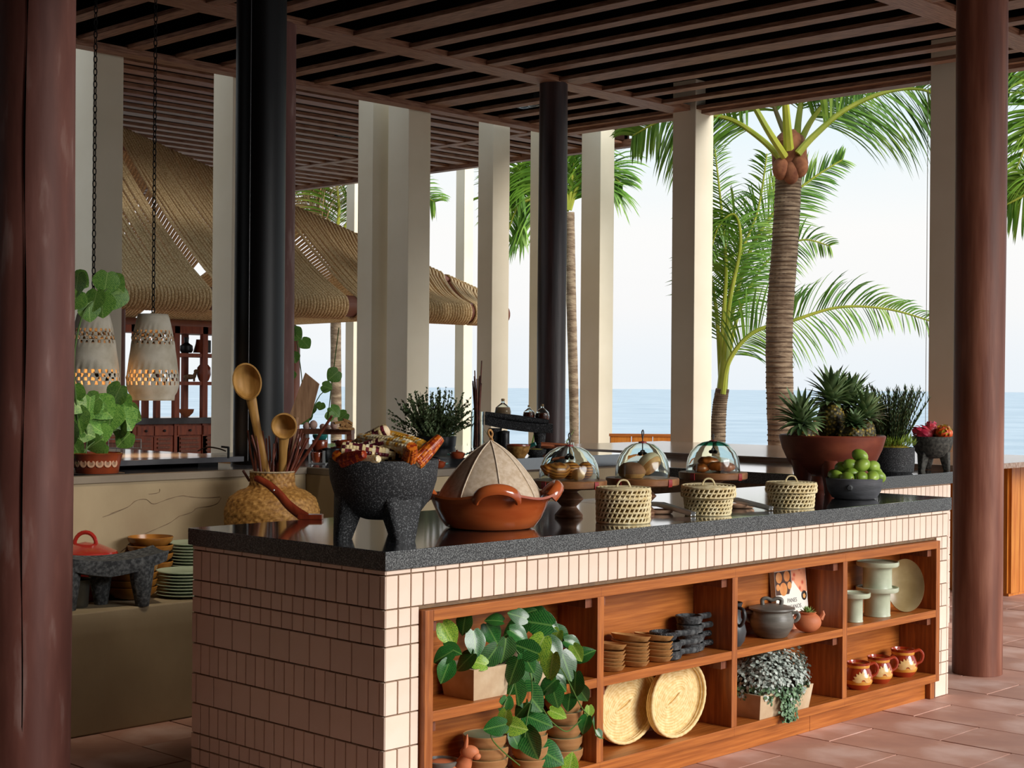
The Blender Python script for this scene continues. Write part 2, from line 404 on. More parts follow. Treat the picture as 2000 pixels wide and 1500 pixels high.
SX0, SX1, SZ0, SZ1 = 3.17, 6.32, .08, .71       # shelf unit opening
YB_ = 3.600
b = MB().box(tx0+TT, tx1-TT, ty0+TT, ty1, .712, ZB).box(tx0+TT, SX0+.001, ty0+TT, ty1, 0, .712).box(SX1-.001, tx1-TT, ty0+TT, ty1, 0, .712).box(SX0, SX1, YB_+.001, ty1, 0, .712)
b.build('carcass', 'grout', island, False)
stf = MB(); T = .0508
NY = -pi/2
for r, k in enumerate(KIND):       # end face, towards -X
    st = {'strip': 2*T, 'tall': T, 'short': 1.09*T, 'square': 2*T}[k]
    ph = {'strip': .0, 'tall': .025, 'short': .0, 'square': .05}[k]
    tile_run(island, stf, ty0, ty1, tx0+TT, NY, r, st, ph)
for r, k in enumerate(KIND):       # long face, towards -Y
    if k == 'strip': tile_run(island, stf, tx0, tx1, ty0+TT, 0, r, 2*T, 0)
    elif r == 1: tile_run(island, stf, tx0, tx1, ty0+TT, 0, r, T, 0)
    else:
        st = {'tall': T, 'short': T, 'square': 2*T}[k]
        for z in (0,):
            tile_run(island, stf, tx0, tx0+2*T, ty0+TT, 0, r, st if k != 'short' else T, 0)
            tile_run(island, stf, tx0+2*T, SX0-.004, ty0+TT, 0, r, T, 0)
            tile_run(island, stf, SX1+.004, tx1, ty0+TT, 0, r, st if k != 'square' else 2*T, 0)
if stf.v: stf.build('lower_tiles', 'tile', island, False, kind='stuff')
# worktop: two slabs side by side
wt = thing('granite_worktop', 'dark speckled granite worktop on the tiled island', 'worktop', (0, 0, 0))
jx = 4.92
for x0, x1 in ((IX0, jx-.0006), (jx+.0006, IX0+IL)):
    o = MB().cbox(x0, x1, IY0, IY0+IW, ZB, ZT, .0025).build('slab', 'granite', wt, False)
    o.data.materials.append(MATS['granite_top'])
    for p_ in o.data.polygons:
        if p_.normal.z > .8: p_.material_index = 1

# ================================================================ SHELF UNIT
YF, YB, RW = 3.405, 3.600, .034
shelf = thing('wooden_shelf_unit', 'open reddish hardwood shelf unit with eight bays built into the tiled island', 'shelf', (0, 0, 0))
DIV = [3.983, 4.757, 5.528]
def part(name, mat, x0, x1, y0, y1, z0, z1, b=.0015): return MB().cbox(x0, x1, y0, y1, z0, z1, b).build(name, mat, shelf, False)
part('side_panel', 'teak_v', SX0, SX0+RW, YF, YB, SZ0, SZ1); part('side_panel', 'teak_v', SX1-RW, SX1, YF, YB, SZ0, SZ1)
ed = [SX0+RW]+[x for d_ in DIV for x in (d_-RW/2, d_+RW/2)]+[SX1-RW]
part('back_panel', 'teak', SX0+RW, SX1-RW, YB-.012, YB, SZ0, SZ1, .001)
for d_ in DIV: part('divider', 'teak_v', d_-RW/2, d_+RW/2, YF, YB-.012, SZ0+.034, SZ1-.034)
for i in range(4):
    x0, x1 = ed[2*i], ed[2*i+1]
    part('top_rail', 'teak', x0-(RW/2 if i else 0), x1+(RW/2 if i < 3 else 0), YF-.001, YB-.012, SZ1-.034, SZ1)
    part('bottom_board', 'teak', x0-(RW/2 if i else 0), x1+(RW/2 if i < 3 else 0), YF-.001, YB-.012, SZ0, SZ0+.034)
    part('middle_board', 'teak', x0, x1, YF+.0005, YB-.012, .370, .402)
    for zz in (.676, .370):
        for sx in (x0, x1):
            sg = 1 if sx == x0 else -1
            part('cleat', 'teak_dark', min(sx, sx+sg*.035), max(sx, sx+sg*.035), YF+.025, YB-.02, zz-.036, zz)
part('kickboard', 'teak', SX0+.01, 5.34, YF+.045, YF+.07, 0, SZ0); part('kickboard', 'teak', 5.342, SX1-.045, YF+.045, YF+.07, 0, SZ0)
part('kick_end', 'teak_v', SX1-.04, SX1-.005, YF+.022, YF+.07, 0, SZ0)
MID, BOT = .402, .114

# ================================================================ SECOND ISLAND, BAR
JX0, JX1, JY0, JY1 = 7.43, 8.40, 4.45, 9.0
isl2 = thing('tiled_side_counter', 'tiled counter with granite top running away behind the big red bowl', 'counter', (0, 0, 0))
MB().box(JX0+.02, JX1-.002, JY0+.02, JY1, 0, ZB).build('carcass', 'grout', isl2, False)
st2 = MB(); NT[0] = 0
for r, k in enumerate(KIND):
    st = {'strip': 2*T, 'tall': T, 'short': T, 'square': 2*T}[k]
    tile_run(isl2, st2, JX0+.011, JX1, JY0+.02, 0, r, st, 0, 60, r < 2)
st2.build('lower_tiles', 'tile', isl2, False, kind='stuff')
o = MB().cbox(JX0, 8.47, JY0, JY1, .83, ZT, .0025).build('slab', 'granite', isl2, False); o.data.materials.append(MATS['granite_top'])
for p_ in o.data.polygons:
    if p_.normal.z > .8: p_.material_index = 1
M('bartop', '8C6A52', 'B49A86', 4, .14, .1, 20, stretch=(10, 1, 10)); M('orange_wood', 'B8671E', 'CF8434', 4, .4, .1, 20, stretch=(12, 12, 1))
bar = thing('wooden_bar', 'long wooden bar with a broad top along the sea side', 'bar', (0, 0, 0))
MB().cbox(8.52, 10.25, 4.44, 8.1, .895, .93, .003).build('bar_top', 'bartop', bar, False)
MB().box(9.77, 10.15, 4.76, 8.05, 0, .895).build('front_panel', 'orange_wood', bar, False)
for i in range(5): MB().box(9.755+.0*i, 9.77, 4.765+i*.64, 4.765+i*.64+.625, .02, .89).build('side_board', 'orange_wood', bar, False)
for i in range(3): MB().box(9.775+i*.125, 9.775+i*.125+.12, 4.745, 4.76, .02, .89).build('end_board', 'orange_wood', bar, False)
p = aF(1192, 868, 14.5)
bench = thing('bench_back', 'orange wooden bench back rising beyond the bar', 'bench', (p.x, p.y, 0), YAW-pi/2)
z1 = aF(1192, 847, 14.5).z
for i in range(3): MB().box(i*.20+.004, i*.20+.196, 0, .03, .30, z1-.02).build('board', 'orange_wood', bench, False)
MB().box(-.01, .62, -.01, .05, z1-.025, z1).build('top_rail', 'teak', bench, False)
for i in (0, 1): MB().box(i*.55, i*.55+.05, .03, .07, 0, z1-.02).build('leg', 'teak', bench, False)
# ================================================================ THINGS ON THE ISLAND TOP
M('basalt', '1C1D1F', '7C7E80', 230, .7, .7, 120, lo=.53, hi=.76, detail=2, bdist=.002)
M('basalt_grey', '2E3032', '6A6C6C', 70, .85, 1, 60, lo=.4, hi=.75, detail=3, bdist=.004)
M('basalt_mid', '2A2925', '5E5C54', 60, .8, .8, 60, lo=.35, hi=.7, detail=4, bdist=.003)
M('clay_glaze', '9A3F17', 'C96A36', 3, .2, .05, 20, lo=.3, hi=.7, coat=.7, stretch=(1, 1, 4))
M('clay_raw', 'A9552E', 'C4714A', 5, .6, .15, 40)
M('linen', 'C4AC90', 'D8C4AC', 60, .9, .35, 180, detail=2, bdist=.001)
M('linen_seam', 'D8C4AA', 'E4D4BE', 60, .9)
M('jute', '8A6238', 'B88A54', 90, .9, .5, 120)
M('acacia', '6E4527', '9A6B42', 4, .45, .1, 20, stretch=(1, 9, 6), c3='82542F')
M('acacia_turned', '6A4630', '9A7256', 7, .5, .1, 20, stretch=(2, 2, 8))
M('red_stripe', '8E2A2A', 'A03A36', 10, .4)
M('glass', 'F2FAF6', rough=.02, trans=1, ior=1.3)
M('glass_teal', '6FB6A4', rough=.02, trans=1, ior=1.3)
M('iron', '1A1715', '3A322C', 30, .5, .3)
M('croissant', '8A4A16', 'D08A3A', 30, .4, .3, 60, tex='band', lo=.2, hi=.8, coat=.3)
M('crumb', 'B07238', 'D8A868', 14, .5, .3, 60)
M('choco_crust', '8A5A3C', 'A87654', 12, .75, .4, 60); M('vanilla_crust', 'D9C39A', 'E8D8B4', 12, .7, .4, 60)
M('glazed_bun', '7A3A12', 'B8642A', 12, .3, .3, 40, coat=.4)
M('palmleaf', 'D2BC88', 'EEE0B6', 40, .7, .3, 80)
M('palmleaf_shaded', '8C7440', 'A88E54', 40, .9)  # darker leaf tone, shade painted behind the open weave
M('steel', 'E2E4E4', None, rough=.38, metal=.85)
M('rest_clay', 'B98E70', 'CBA284', 10, .5)
M('redbowl', '622A1C', '9C5238', 4, .45, .25, 14, stretch=(1, 1, 2.2), c3='7A3826', lo=.3, hi=.72)
M('pine_skin', 'CBAA3E', '3A3416', 62, .55, .5, 50, tex='voro', lo=.14, hi=.62, c3='6A5C22')
M('pine_leaf', '4E6E42', '9CB47C', 9, .45, .2, 30, jit=0)
M('greypot', '46474A', '66666A', 6, .6, .3, 30, stretch=(1, 1, 4))
M('lime', '6E8E2A', '9CB84A', 8, .35, .15, 60)
M('leaf_scar', '6A4A20', None, rough=.8)
M('dragon', 'C81E4A', 'E04A50', 9, .4); M('dragon_tip', 'D8B02A', '9CB040', 12, .5); M('dragon_orange', 'D8341E', 'E86A2A', 9, .4)
M('rosemary', '2E4426', '587040', 40, .6); M('moss', '8A7A22', 'B8A030', 60, .9, .6, 80)
M('herb_dark', '1E341A', '4E6A34', 30, .55)
M('stem', '5A4A2C', None, rough=.8)
CORN = {'striped': M('corn_striped', 'E0C88E', '4A1420', 110, .4, lo=.47, hi=.60, detail=1), 'cream': M('corn_cream', 'E8D49C', 'B88A3A', 40, .4, lo=.4, hi=.7),
        'orange': M('corn_orange', 'C86A1E', '8E3414', 60, .35, lo=.35, hi=.72), 'yellow': M('corn_yellow', 'E0A83A', 'C88A24', 40, .4),
        'red': M('corn_red', '6E1418', 'A04028', 60, .35), 'pith': M('corn_pith', 'EAD9B8', 'D8B88A', 60, .8, .5)}

for nm_, c_ in (('k_cream', 'E6D09A'), ('k_pale', 'F0E2BC'), ('k_purple', '4A1822'), ('k_plum', '7A3038'), ('k_orange', 'CC6E1E'), ('k_amber', 'B04C16'), ('k_gold', 'E2A63A'), ('k_rust', '8E2E14'), ('k_red', '74181A')): M(nm_, c_, None, rough=.3)
KERN = {'striped': ['k_cream', 'k_purple', 'k_pale', 'k_plum'], 'cream': ['k_pale', 'k_cream', 'k_gold'], 'orange': ['k_orange', 'k_amber', 'k_rust'], 'yellow': ['k_gold', 'k_cream', 'k_orange'], 'red': ['k_red', 'k_rust', 'k_amber']}
KERNW = {'striped': [5, 3, 2, 1], 'cream': [5, 3, 2], 'orange': [5, 3, 2], 'yellow': [6, 2, 1], 'red': [4, 3, 2]}
def ring_handle(r=.05, h=.05, t=.006, n=14, rot=0, flat=1):
    pts = [(r*cos(pi*i/n), 0, h*sin(pi*i/n)) for i in range(n+1)]
    return MB().tube(pts, t, 8)
def tripod(label, c, rim, H, zb, legs, mat, inner=.3, name='stone_bowl', legr=.72, legw=(.19, .33), prof=None):
    """three-legged stone bowl; legs = directions in camera frame degrees"""
    t = thing(name, label, 'bowl', c)
    th = rim*.11
    P = prof or [(0, zb), (rim*.34, zb+.004), (rim*.66, zb+(H-zb)*.12), (rim*.86, zb+(H-zb)*.36), (rim*.965, zb+(H-zb)*.66), (rim, H-.006), (rim-.003, H), (rim-th, H), (rim-th-.002, H-.006), (rim*.80, zb+(H-zb)*.55), (rim*.5, zb+(H-zb)*.34), (0, zb+(H-zb)*.3)]
    MB().lathe(P, 56).build('bowl', mat, t)
    for a in legs:
        A = radians(a); d = (_r*cos(A)+_f*sin(A)); s_ = Vector((-d.y, d.x, 0))
        def L_(i, j):
            t_ = j/7; z = lerp(0, H*.55, t_); cen = d*(rim*lerp(legr, legr*.80, t_)); w = rim*lerp(legw[0], legw[1], t_); dp = rim*lerp(.15, .27, t_)
            q = 2*pi*i/16; e = .42
            x_ = math.copysign(abs(cos(q))**e, cos(q))*w; y_ = math.copysign(abs(sin(q))**e, sin(q))*dp
            return cen + s_*x_ + d*(y_-.0) + Vector((0, 0, z))
        mb = MB().grid(L_, 16, 8, True); mb.f.append(tuple(range(16))[::-1]); mb.build('leg', mat, t)
    return t
def cobmesh(L_, R, seed, taper=.55):
    rr = random.Random(seed); nr = 11; nk = 19; a, b_ = nr*4, nk*3
    def P(i, j):
        t = j/(b_-1); ang = 2*pi*i/a; env = R*(1-taper*t**2.2)*(.9+.1*sm(0, .1, t)) if t < .985 else R*.25
        k = abs(sin(ang*nr/2)); m_ = abs(sin(t*nk*pi + (.5 if int(ang*nr/(2*pi)) % 2 else 0)))
        q = env*(.88+.12*min(k*1.6, 1)*min(m_*1.8, 1))
        return (q*cos(ang), q*sin(ang), (t-.5)*L_)
    mb = MB().grid(P, a, b_, True)
    mb.f.append(tuple((b_-1)*a+i for i in range(a)))
    return mb
def cob(p0, p1, R, kind, label, seed, taper=.55):
    p0, p1 = Vector(p0), Vector(p1); L_ = (p1-p0).length; q = (p1-p0).to_track_quat('Z', 'Y')
    t = thing('corn_cob', label, 'corn', (p0+p1)/2, 0, 'dried corn cobs heaped in the big stone bowl'); t.rotation_euler = q.to_euler()
    R *= 1.12; o = cobmesh(L_, R, seed, taper).build('kernels', KERN[kind][0], t, ang=60); rr = random.Random(seed); hue = {}
    for m_ in KERN[kind][1:]: o.data.materials.append(MATS[m_])
    wts = KERNW[kind]; a = 44
    idx = []
    for n_ in range(len(o.data.polygons)):
        key = ((n_ % a)//4, (n_//a)//3)
        if key not in hue: hue[key] = rr.choices(range(len(wts)), wts)[0]
        idx.append(hue[key])
    o.data.polygons.foreach_set('material_index', idx)
    MB().lathe([(0, -L_/2-.004), (R*.35, -L_/2-.005), (R*.60, -L_/2-.003), (R*.78, -L_/2+.003), (R*.8, -L_/2+.010)], 20).build('cut_end', CORN['pith'], t)
    return t
# big stone bowl with corn
mc = aZ(748, 1050, ZT)
tripod('large black three-legged stone bowl heaped with dried corn', mc, .178, .254, .058, (-57, -163, 70), 'basalt', legr=.74, legw=(.20, .40))
def cp(x, y, F): return aF(x, y, F)
FC = 4.92
cobs = [((668, 886), (790, 899), 4.86, 4.87, .026, 'striped', 'cream and purple striped corn cob lying across the front of the heap'),
        ((769, 872), (655, 898), 4.90, 4.94, .025, 'striped', 'purple striped corn cob with a pale cut end pointing right'),
        ((756, 848), (655, 900), 4.98, 5.04, .024, 'striped', 'striped corn cob topmost on the heap with a knobbly end'),
        ((803, 883), (700, 862), 4.84, 4.98, .025, 'cream', 'cream corn cob with a red-ringed white cut end'),
        ((830, 884), (745, 852), 4.90, 5.03, .024, 'yellow', 'yellow corn cob with a pale cut end beside the upright orange cob'),
        ((812, 913), (860, 862), 4.84, 4.90, .022, 'orange', 'orange corn cob standing out over the right rim'),
        ((797, 915), (803, 886), 4.86, 4.80, .023, 'orange', 'short orange corn cob pointing down into the bowl'),
        ((668, 908), (706, 896), 4.85, 4.80, .022, 'red', 'dark red corn cob at the left front of the bowl'),
        ((694, 905), (657, 897), 4.95, 4.84, .024, 'orange', 'rust-red corn cob at the left rim'),
        ((702, 914), (740, 903), 4.85, 4.79, .020, 'cream', 'small pale corn cob under the striped one'),
        ((792, 900), (720, 880), 4.95, 5.05, .024, 'orange', 'orange corn cob buried in the middle of the heap'),
        ((700, 885), (800, 905), 5.03, 5.06, .026, 'yellow', 'yellow corn cob at the back of the heap'),
        ((670, 905), (760, 920), 4.92, 4.95, .026, 'red', 'red corn cob low in the bowl')]
for i, (a, b_, f0, f1, R, k, lab) in enumerate(cobs):
    p0, p1 = cp(a[0], a[1]-7, f0), cp(b_[0], b_[1]-7, f1)
    if (p1-p0).length < .09: p1 = p0+(p1-p0).normalized()*.10
    cob(p0, p1, R, k, lab, i, .35 if k == 'orange' else .5)

# casserole with linen cover
cc = aZ(957, 1030, ZT)
dish = thing('clay_casserole', 'wide glazed terracotta dish with wavy rim and loop handles', 'dish', cc)
th0 = atan2(-_f.y, -_f.x)    # towards the camera
def wav(t, r, z):
    k = sm(.07, .125, z); return 1+.055*k*cos(4*(t-th0-.15))
prof = [(0, .002), (.138, .0), (.156, .006), (.178, .036), (.194, .07), (.202, .092), (.220, .110), (.232, .117), (.230, .125), (.210, .119), (.192, .10), (.17, .05), (.14, .02), (0, .018)]
mb = MB().lathe(prof, 72, sq=wav)
for i in range(len(mb.v)):
    x, y, z = mb.v[i]; t_ = atan2(y, x); k = sm(.06, .12, z); mb.v[i] = (x, y, z+.010*k*cos(4*(t_-th0-.15)))
mb.build('dish', 'clay_glaze', dish)
for da in (0.12, pi/2+.12, pi+.12, -pi/2+.12):
    a = th0+da; d = Vector((cos(a), sin(a), 0)); s_ = Vector((-d.y, d.x, 0))
    pts = [d*(.205+.035*sin(pi*i/14)) + s_*(.072*cos(pi*i/14)) + Vector((0, 0, .108+.040*sin(pi*i/14))) for i in range(15)]
    MB().tube(pts, [(.022, .013)]*15, 12, flat=(0, 0, 1)).build('handle', 'clay_glaze', dish)
cov = thing('food_cover', 'pale linen food cover with eight seamed panels and a jute loop', 'cover', cc+Vector((0, 0, .108)))
NR = 8; HC = .192; RC = .182
def coverP(i, j):
    t = j/16; a = 2*pi*i/(NR*6); r = RC*(1-t**1.55)*(1.0) if t < 1 else .004
    r = max(.004, RC*(cos(t*pi/2)**.85)*(1-.12*sin(pi*t)))
    ph = (i % 6)/6; r *= 1-.035*sin(pi*ph)
    return (r*cos(a+.2), r*sin(a+.2), HC*t)
MB().grid(coverP, NR*6, 17, True).build('linen', 'linen', cov, ang=70)
for k in range(NR):
    pts = [Vector(coverP(k*6, j))*1.006 for j in range(17)]
    MB().tube(pts, .0024, 6).build('seam_or_highlight', 'linen_seam', cov)
lp = [(0, 0, HC-.004), (.004, 0, HC+.012), (.012, .004, HC+.026), (.006, .008, HC+.038), (-.008, .004, HC+.034), (-.008, 0, HC+.02), (.002, -.002, HC+.010), (.006, -.004, HC-.002), (.010, -.006, HC-.012)]
MB().tube(crom(lp, 5), .0042, 7).build('jute_loop', 'jute', cov)

# cake stands with glass domes
def stand(c, lab, rot):
    t = thing('cake_stand', lab, 'cake stand', c, rot)
    MB().lathe([(0, 0), (.052, 0), (.054, .004), (.053, .010), (.030, .037), (.029, .041), (.055, .068), (.055, .071), (.031, .094), (.032, .097), (.070, .110), (0, .110)], 32).build('pedestal', 'acacia_turned', t, ang=20)
    pl = MB().lathe([(0, .110), (.135, .110), (.142, .115), (.143, .136), (.140, .140), (0, .140)], 56).build('plate', 'acacia', t)
    for s_ in (-1, 1): MB().tube([(s_*.09, -.1115, .1245), (s_*.105, -.0975, .1245)], [(.0145, .003)]*2, 10, flat=(0, 0, 1)).build('stripe', 'red_stripe', pl)
    return t
def dome(c, lab, R, H, cap):
    t = thing('glass_dome', lab, 'dome', c)
    o = [(R, 0), (R*1.0, .006), (R*.985, H*.25), (R*.94, H*.45), (R*.83, H*.66), (R*.64, H*.84), (R*.4, H*.955), (R*.18, H*.995), (.004, H)]
    i_ = [(max(.002, r-.0028), z-(.0028 if z > .02 else 0)) for r, z in o][::-1]
    MB().lathe(o+i_, 56, closed=True).build('bell', 'glass', t, ang=60)
    if cap: MB().lathe([(R*.60, H*.865), (R*.42, H*.955), (R*.2, H*.998), (.003, H+.002), (.003, H+.0035), (R*.2, H*1.0), (R*.42, H*.958), (R*.605, H*.868)], 40, closed=True).build('tinted_cap', 'glass_teal', t, ang=60)
    h = H
    if cap: pts = [(0, 0, h-.05), (0, 0, h+.004), (.004, 0, h+.02), (0, 0, h+.03), (-.004, 0, h+.02), (0, 0, h+.006)]
    else: pts = [(0, 0, h-.03), (0, 0, h+.012), (.006, 0, h+.034), (.002, 0, h+.048), (-.005, 0, h+.04), (0, 0, h+.014)]
    k = MB().tube(crom(pts, 5), .0024, 6).build('hook', 'iron', t)
    MB().lathe([(.001, h-.004), (.016, h-.001), (.016, h+.003), (.001, h+.006)], 14).build('washer', 'red_stripe', k)
    mb = MB()
    for q in range(4):
        a = q*1.6+.3; mb.ell((.010*cos(a), .010*sin(a), h-.036-.008*(q % 2)), (.010, .006, .008), 8, 5, Matrix.Rotation(a, 3, 'Z'))
    mb.build('iron_leaf', 'iron', k)
    return t
def roll(c, r, mat, lab, name='bread_roll', rz=0, tilt=0, cat='pastry', bumps=0, group=None):
    mb = MB().ell((0, 0, 0), r, 24, 14, None, (lambda d: 1+bumps*sin(d.x*9)) if bumps else None)
    o = solo(mb, name, mat, lab, cat, c, group); o.rotation_euler = (tilt, 0, rz); return o
def croissant(c, s, rz, lab, tilt=0):
    n = 26
    pts = []; rad = []
    for i in range(n+1):
        t = i/n; a = (t-.5)*2.3; pts.append((.052*s*sin(a), -.052*s*cos(a)+.052*s, .0)); e = max(.12, cos((t-.5)*pi)**.7); rad.append(.03*s*e*(1-.10*abs(sin(t*pi*5))))
    o = solo(MB().tube(pts, rad, 14), 'croissant', 'croissant', lab, 'pastry', c); o.rotation_euler = (tilt, 0, rz); return o
def atF(x, F, z): p = aF(x, 750, F); return Vector((p.x, p.y, z))
s1 = atF(1113, 5.80, ZT); s2 = atF(1256, 5.98, ZT); s3 = atF(1394, 6.42, ZT)
RZ = YAW-pi/2
stand(s1, 'wooden zigzag cake stand holding croissants, beside the linen cover', RZ); stand(s2, 'wooden cake stand holding domed sweet buns, between the other stands', RZ); stand(s3, 'dark wooden cake stand holding dark glazed pastries', RZ)
top = Vector((0, 0, .140))
dome(s1+top, 'clear glass dome over the croissants', .114, .128, False)
dome(s2+top, 'clear glass dome with a tall iron hook over the sweet buns', .106, .136, False)
dome(s3+top, 'glass dome with a green-tinted crown over the dark pastries', .112, .128, True)
def onp(s_, dx, df, z): return s_+top+_r*dx+_f*df+Vector((0, 0, z))
croissant(onp(s1, -.045, -.05, .036), 1.15, RZ+.5, 'large golden croissant at the front under the glass dome', .5)
roll(onp(s1, .005, .02, .034), (.030, .042, .034), 'croissant', 'brown croissant behind the golden one', 'croissant', .8)
roll(onp(s1, .032, -.045, .022), (.022, .028, .022), 'crumb', 'small round roll leaning between the croissants')
roll(onp(s1, .062, .03, .034), (.026, .034, .034), 'croissant', 'upright roll at the back of the croissant dome')
def concha(c, s, tilt, rz, m1, lab):
    t = thing('sweet_bun', lab, 'pastry', c); t.rotation_euler = (tilt, 0, rz)
    MB().lathe([(0, 0), (.038*s, 0), (.047*s, .008*s), (.050*s, .022*s), (.046*s, .04*s), (.03*s, .052*s), (0, .056*s)], 28).build('bun', 'crumb', t)
    MB().lathe([(.0505*s, .016*s), (.0515*s, .024*s), (.047*s, .042*s), (.031*s, .0545*s), (0, .0585*s)], 28).build('sugar_crust', m1, t)
concha(onp(s2, -.042, -.02, .0), 1.05, 0, 0, 'choco_crust', 'cocoa-crusted sweet bun sitting flat under the dome')
concha(onp(s2, .040, -.012, .038), .98, -.85, RZ+.9, 'vanilla_crust', 'vanilla-crusted sweet bun leaning on its neighbour')
for i, (dx, df, z, r, rz, lab) in enumerate(((-.055, -.04, .018, (.038, .026, .018), .3, 'dark glazed pastry at the left of the green-crowned dome'), (.01, -.05, .026, (.045, .022, .020), -.4, 'orange-brown glazed pastry lying across the middle'), (.055, -.02, .022, (.034, .026, .022), .2, 'dark glazed pastry at the right of the green-crowned dome'), (-.02, .02, .044, (.045, .03, .020), .1, 'dark round pastry on top of the pile'), (.03, .04, .02, (.04, .03, .02), 1, 'dark pastry at the back of the pile'))):
    roll(onp(s3, dx, df, z), r, 'glazed_bun', lab, 'glazed_pastry', RZ+rz, .2, bumps=.06)

# palm baskets with lids
def basket(c, lab, R0, R1, H, RL, HL, rows, lrows, rot, tilt=0):
    t = thing('lidded_basket', lab, 'basket', c, rot)
    def weave(za, zb_, ra, rb, rows, n=34):
        mb = MB(); dz = (zb_-za)/rows
        for k in range(rows+1):
            z = za+dz*k; r = lerp(ra, rb, k/rows)
            mb.lathe([(r+.0050*cos(q*pi/3), z+.0048*sin(q*pi/3)) for q in range(6)], n, closed=True)
        for k in range(rows):
            z0, z1 = za+dz*k, za+dz*(k+1); r0_, r1_ = lerp(ra, rb, k/rows), lerp(ra, rb, (k+1)/rows)
            for i in range(n):
                a0 = 2*pi*(i+.5*(k % 2))/n; a1 = a0+.55*2*pi/n
                mb.tube([(r0_*cos(a0), r0_*sin(a0), z0), ((r0_+r1_)/2*1.025*cos((a0+a1)/2), (r0_+r1_)/2*1.025*sin((a0+a1)/2), (z0+z1)/2), (r1_*cos(a1), r1_*sin(a1), z1)], .0042, 5, False)
        return mb
    weave(.004, H, R0, R1, rows).build('body', 'palmleaf', t, ang=60)
    MB().lathe([(0, .002), (R0-.004, .002), (R1-.006, H)], 32).build('inner_shade', 'palmleaf_shaded', t)  # dark cylinder put in so the weave gaps look shaded
    lid = weave(H-.004, H+HL, RL, RL*.985, lrows)
    n = 7
    for k in range(n): 
        r = RL*.98*(1-k/n); lid.lathe([(r+.0052*cos(q*pi/3), H+HL+.0035+.0035*sin(q*pi/3)+.002*k/n) for q in range(6)], 40, closed=True)
    m0 = lid.build('lid', 'palmleaf', t, ang=60)
    if tilt: m0.rotation_euler = (tilt, 0, 0)
    MB().lathe([(RL-.006, H-.002), (RL-.006, H+HL), (0, H+HL)], 32).build('lid_shade', 'palmleaf_shaded', m0)  # same painted shade under the lid weave
    pts = [(.024*cos(pi*i/12)*(1.15 if 3 < i < 9 else 1), 0, H+HL+.002+.030*sin(pi*i/12)) for i in range(13)]
    MB().tube(pts, .0036, 7).build('handle', 'palmleaf', m0)
def bk(x, y, R): p = aZ(x, y, ZT); d = Vector((p.x, p.y, 0)).normalized()*R; return Vector((p.x+d.x, p.y+d.y, ZT))
basket(bk(1217, 1025, .095), 'tall pale palm-leaf basket whose lid sits flush, beside the zigzag cake stand', .094, .096, .094, .097, .028, 5, 2, RZ)
basket(bk(1383, 1009, .090), 'pale palm-leaf basket with a crooked lid, between the two steel tongs', .084, .093, .078, .102, .030, 5, 2, RZ, .035)
basket(bk(1545, 994, .090), 'low pale palm-leaf basket with a broad lid, beside the bowl of green fruit', .090, .094, .070, .102, .028, 4, 2, RZ)
# tongs and rests
def tongs(x0, y0, x1, y1, lab):
    a, b_ = aZ(x0, y0, ZT+.03), aZ(x1, y1, ZT+.010); d = (b_-a).normalized(); s_ = Vector((0, 0, 1)).cross(d).normalized(); L_ = (b_-a).length
    t = thing('serving_tongs', lab, 'tongs', Vector((b_.x, b_.y, ZT))); o = Vector((b_.x, b_.y, ZT))
    for k in (-1, 1):
        p0 = b_-o; p1 = a-o+s_*(k*.018); p2 = a-o-d*.09+s_*(k*.012)+Vector((0, 0, -.012))
        MB().tube([p0+s_*k*.009, p0.lerp(p1, .5)+s_*k*.004, p1, p2], [(.0010, .0085)]*4, 8, flat=s_).build('arm', 'steel', t)
    MB().tube([b_-o-s_*.009, b_-o+d*.004, b_-o+s_*.009], [(.001, .0085)]*3, 8).build('bend', 'steel', t)
tongs(1290, 985, 1354, 1004, 'steel serving tongs between the tall basket and the crooked-lidded basket'); tongs(1435, 976, 1506, 993, 'steel serving tongs pointing at the low basket')
for (x, y, lab) in ((1287, 1009, 'small tan clay rest beside the tall basket'), (1447, 998, 'small tan clay rest beside the crooked-lidded basket')):
    solo(MB().lathe([(0, 0), (.036, 0), (.042, .004), (.045, .014), (.042, .016), (.036, .007), (0, .006)], 28, sq=lambda t, r, z: 1+.25*cos(t)**2), 'spoon_rest', 'rest_clay', lab, 'spoon rest', aZ(x, y-6, ZT), rotz=RZ)

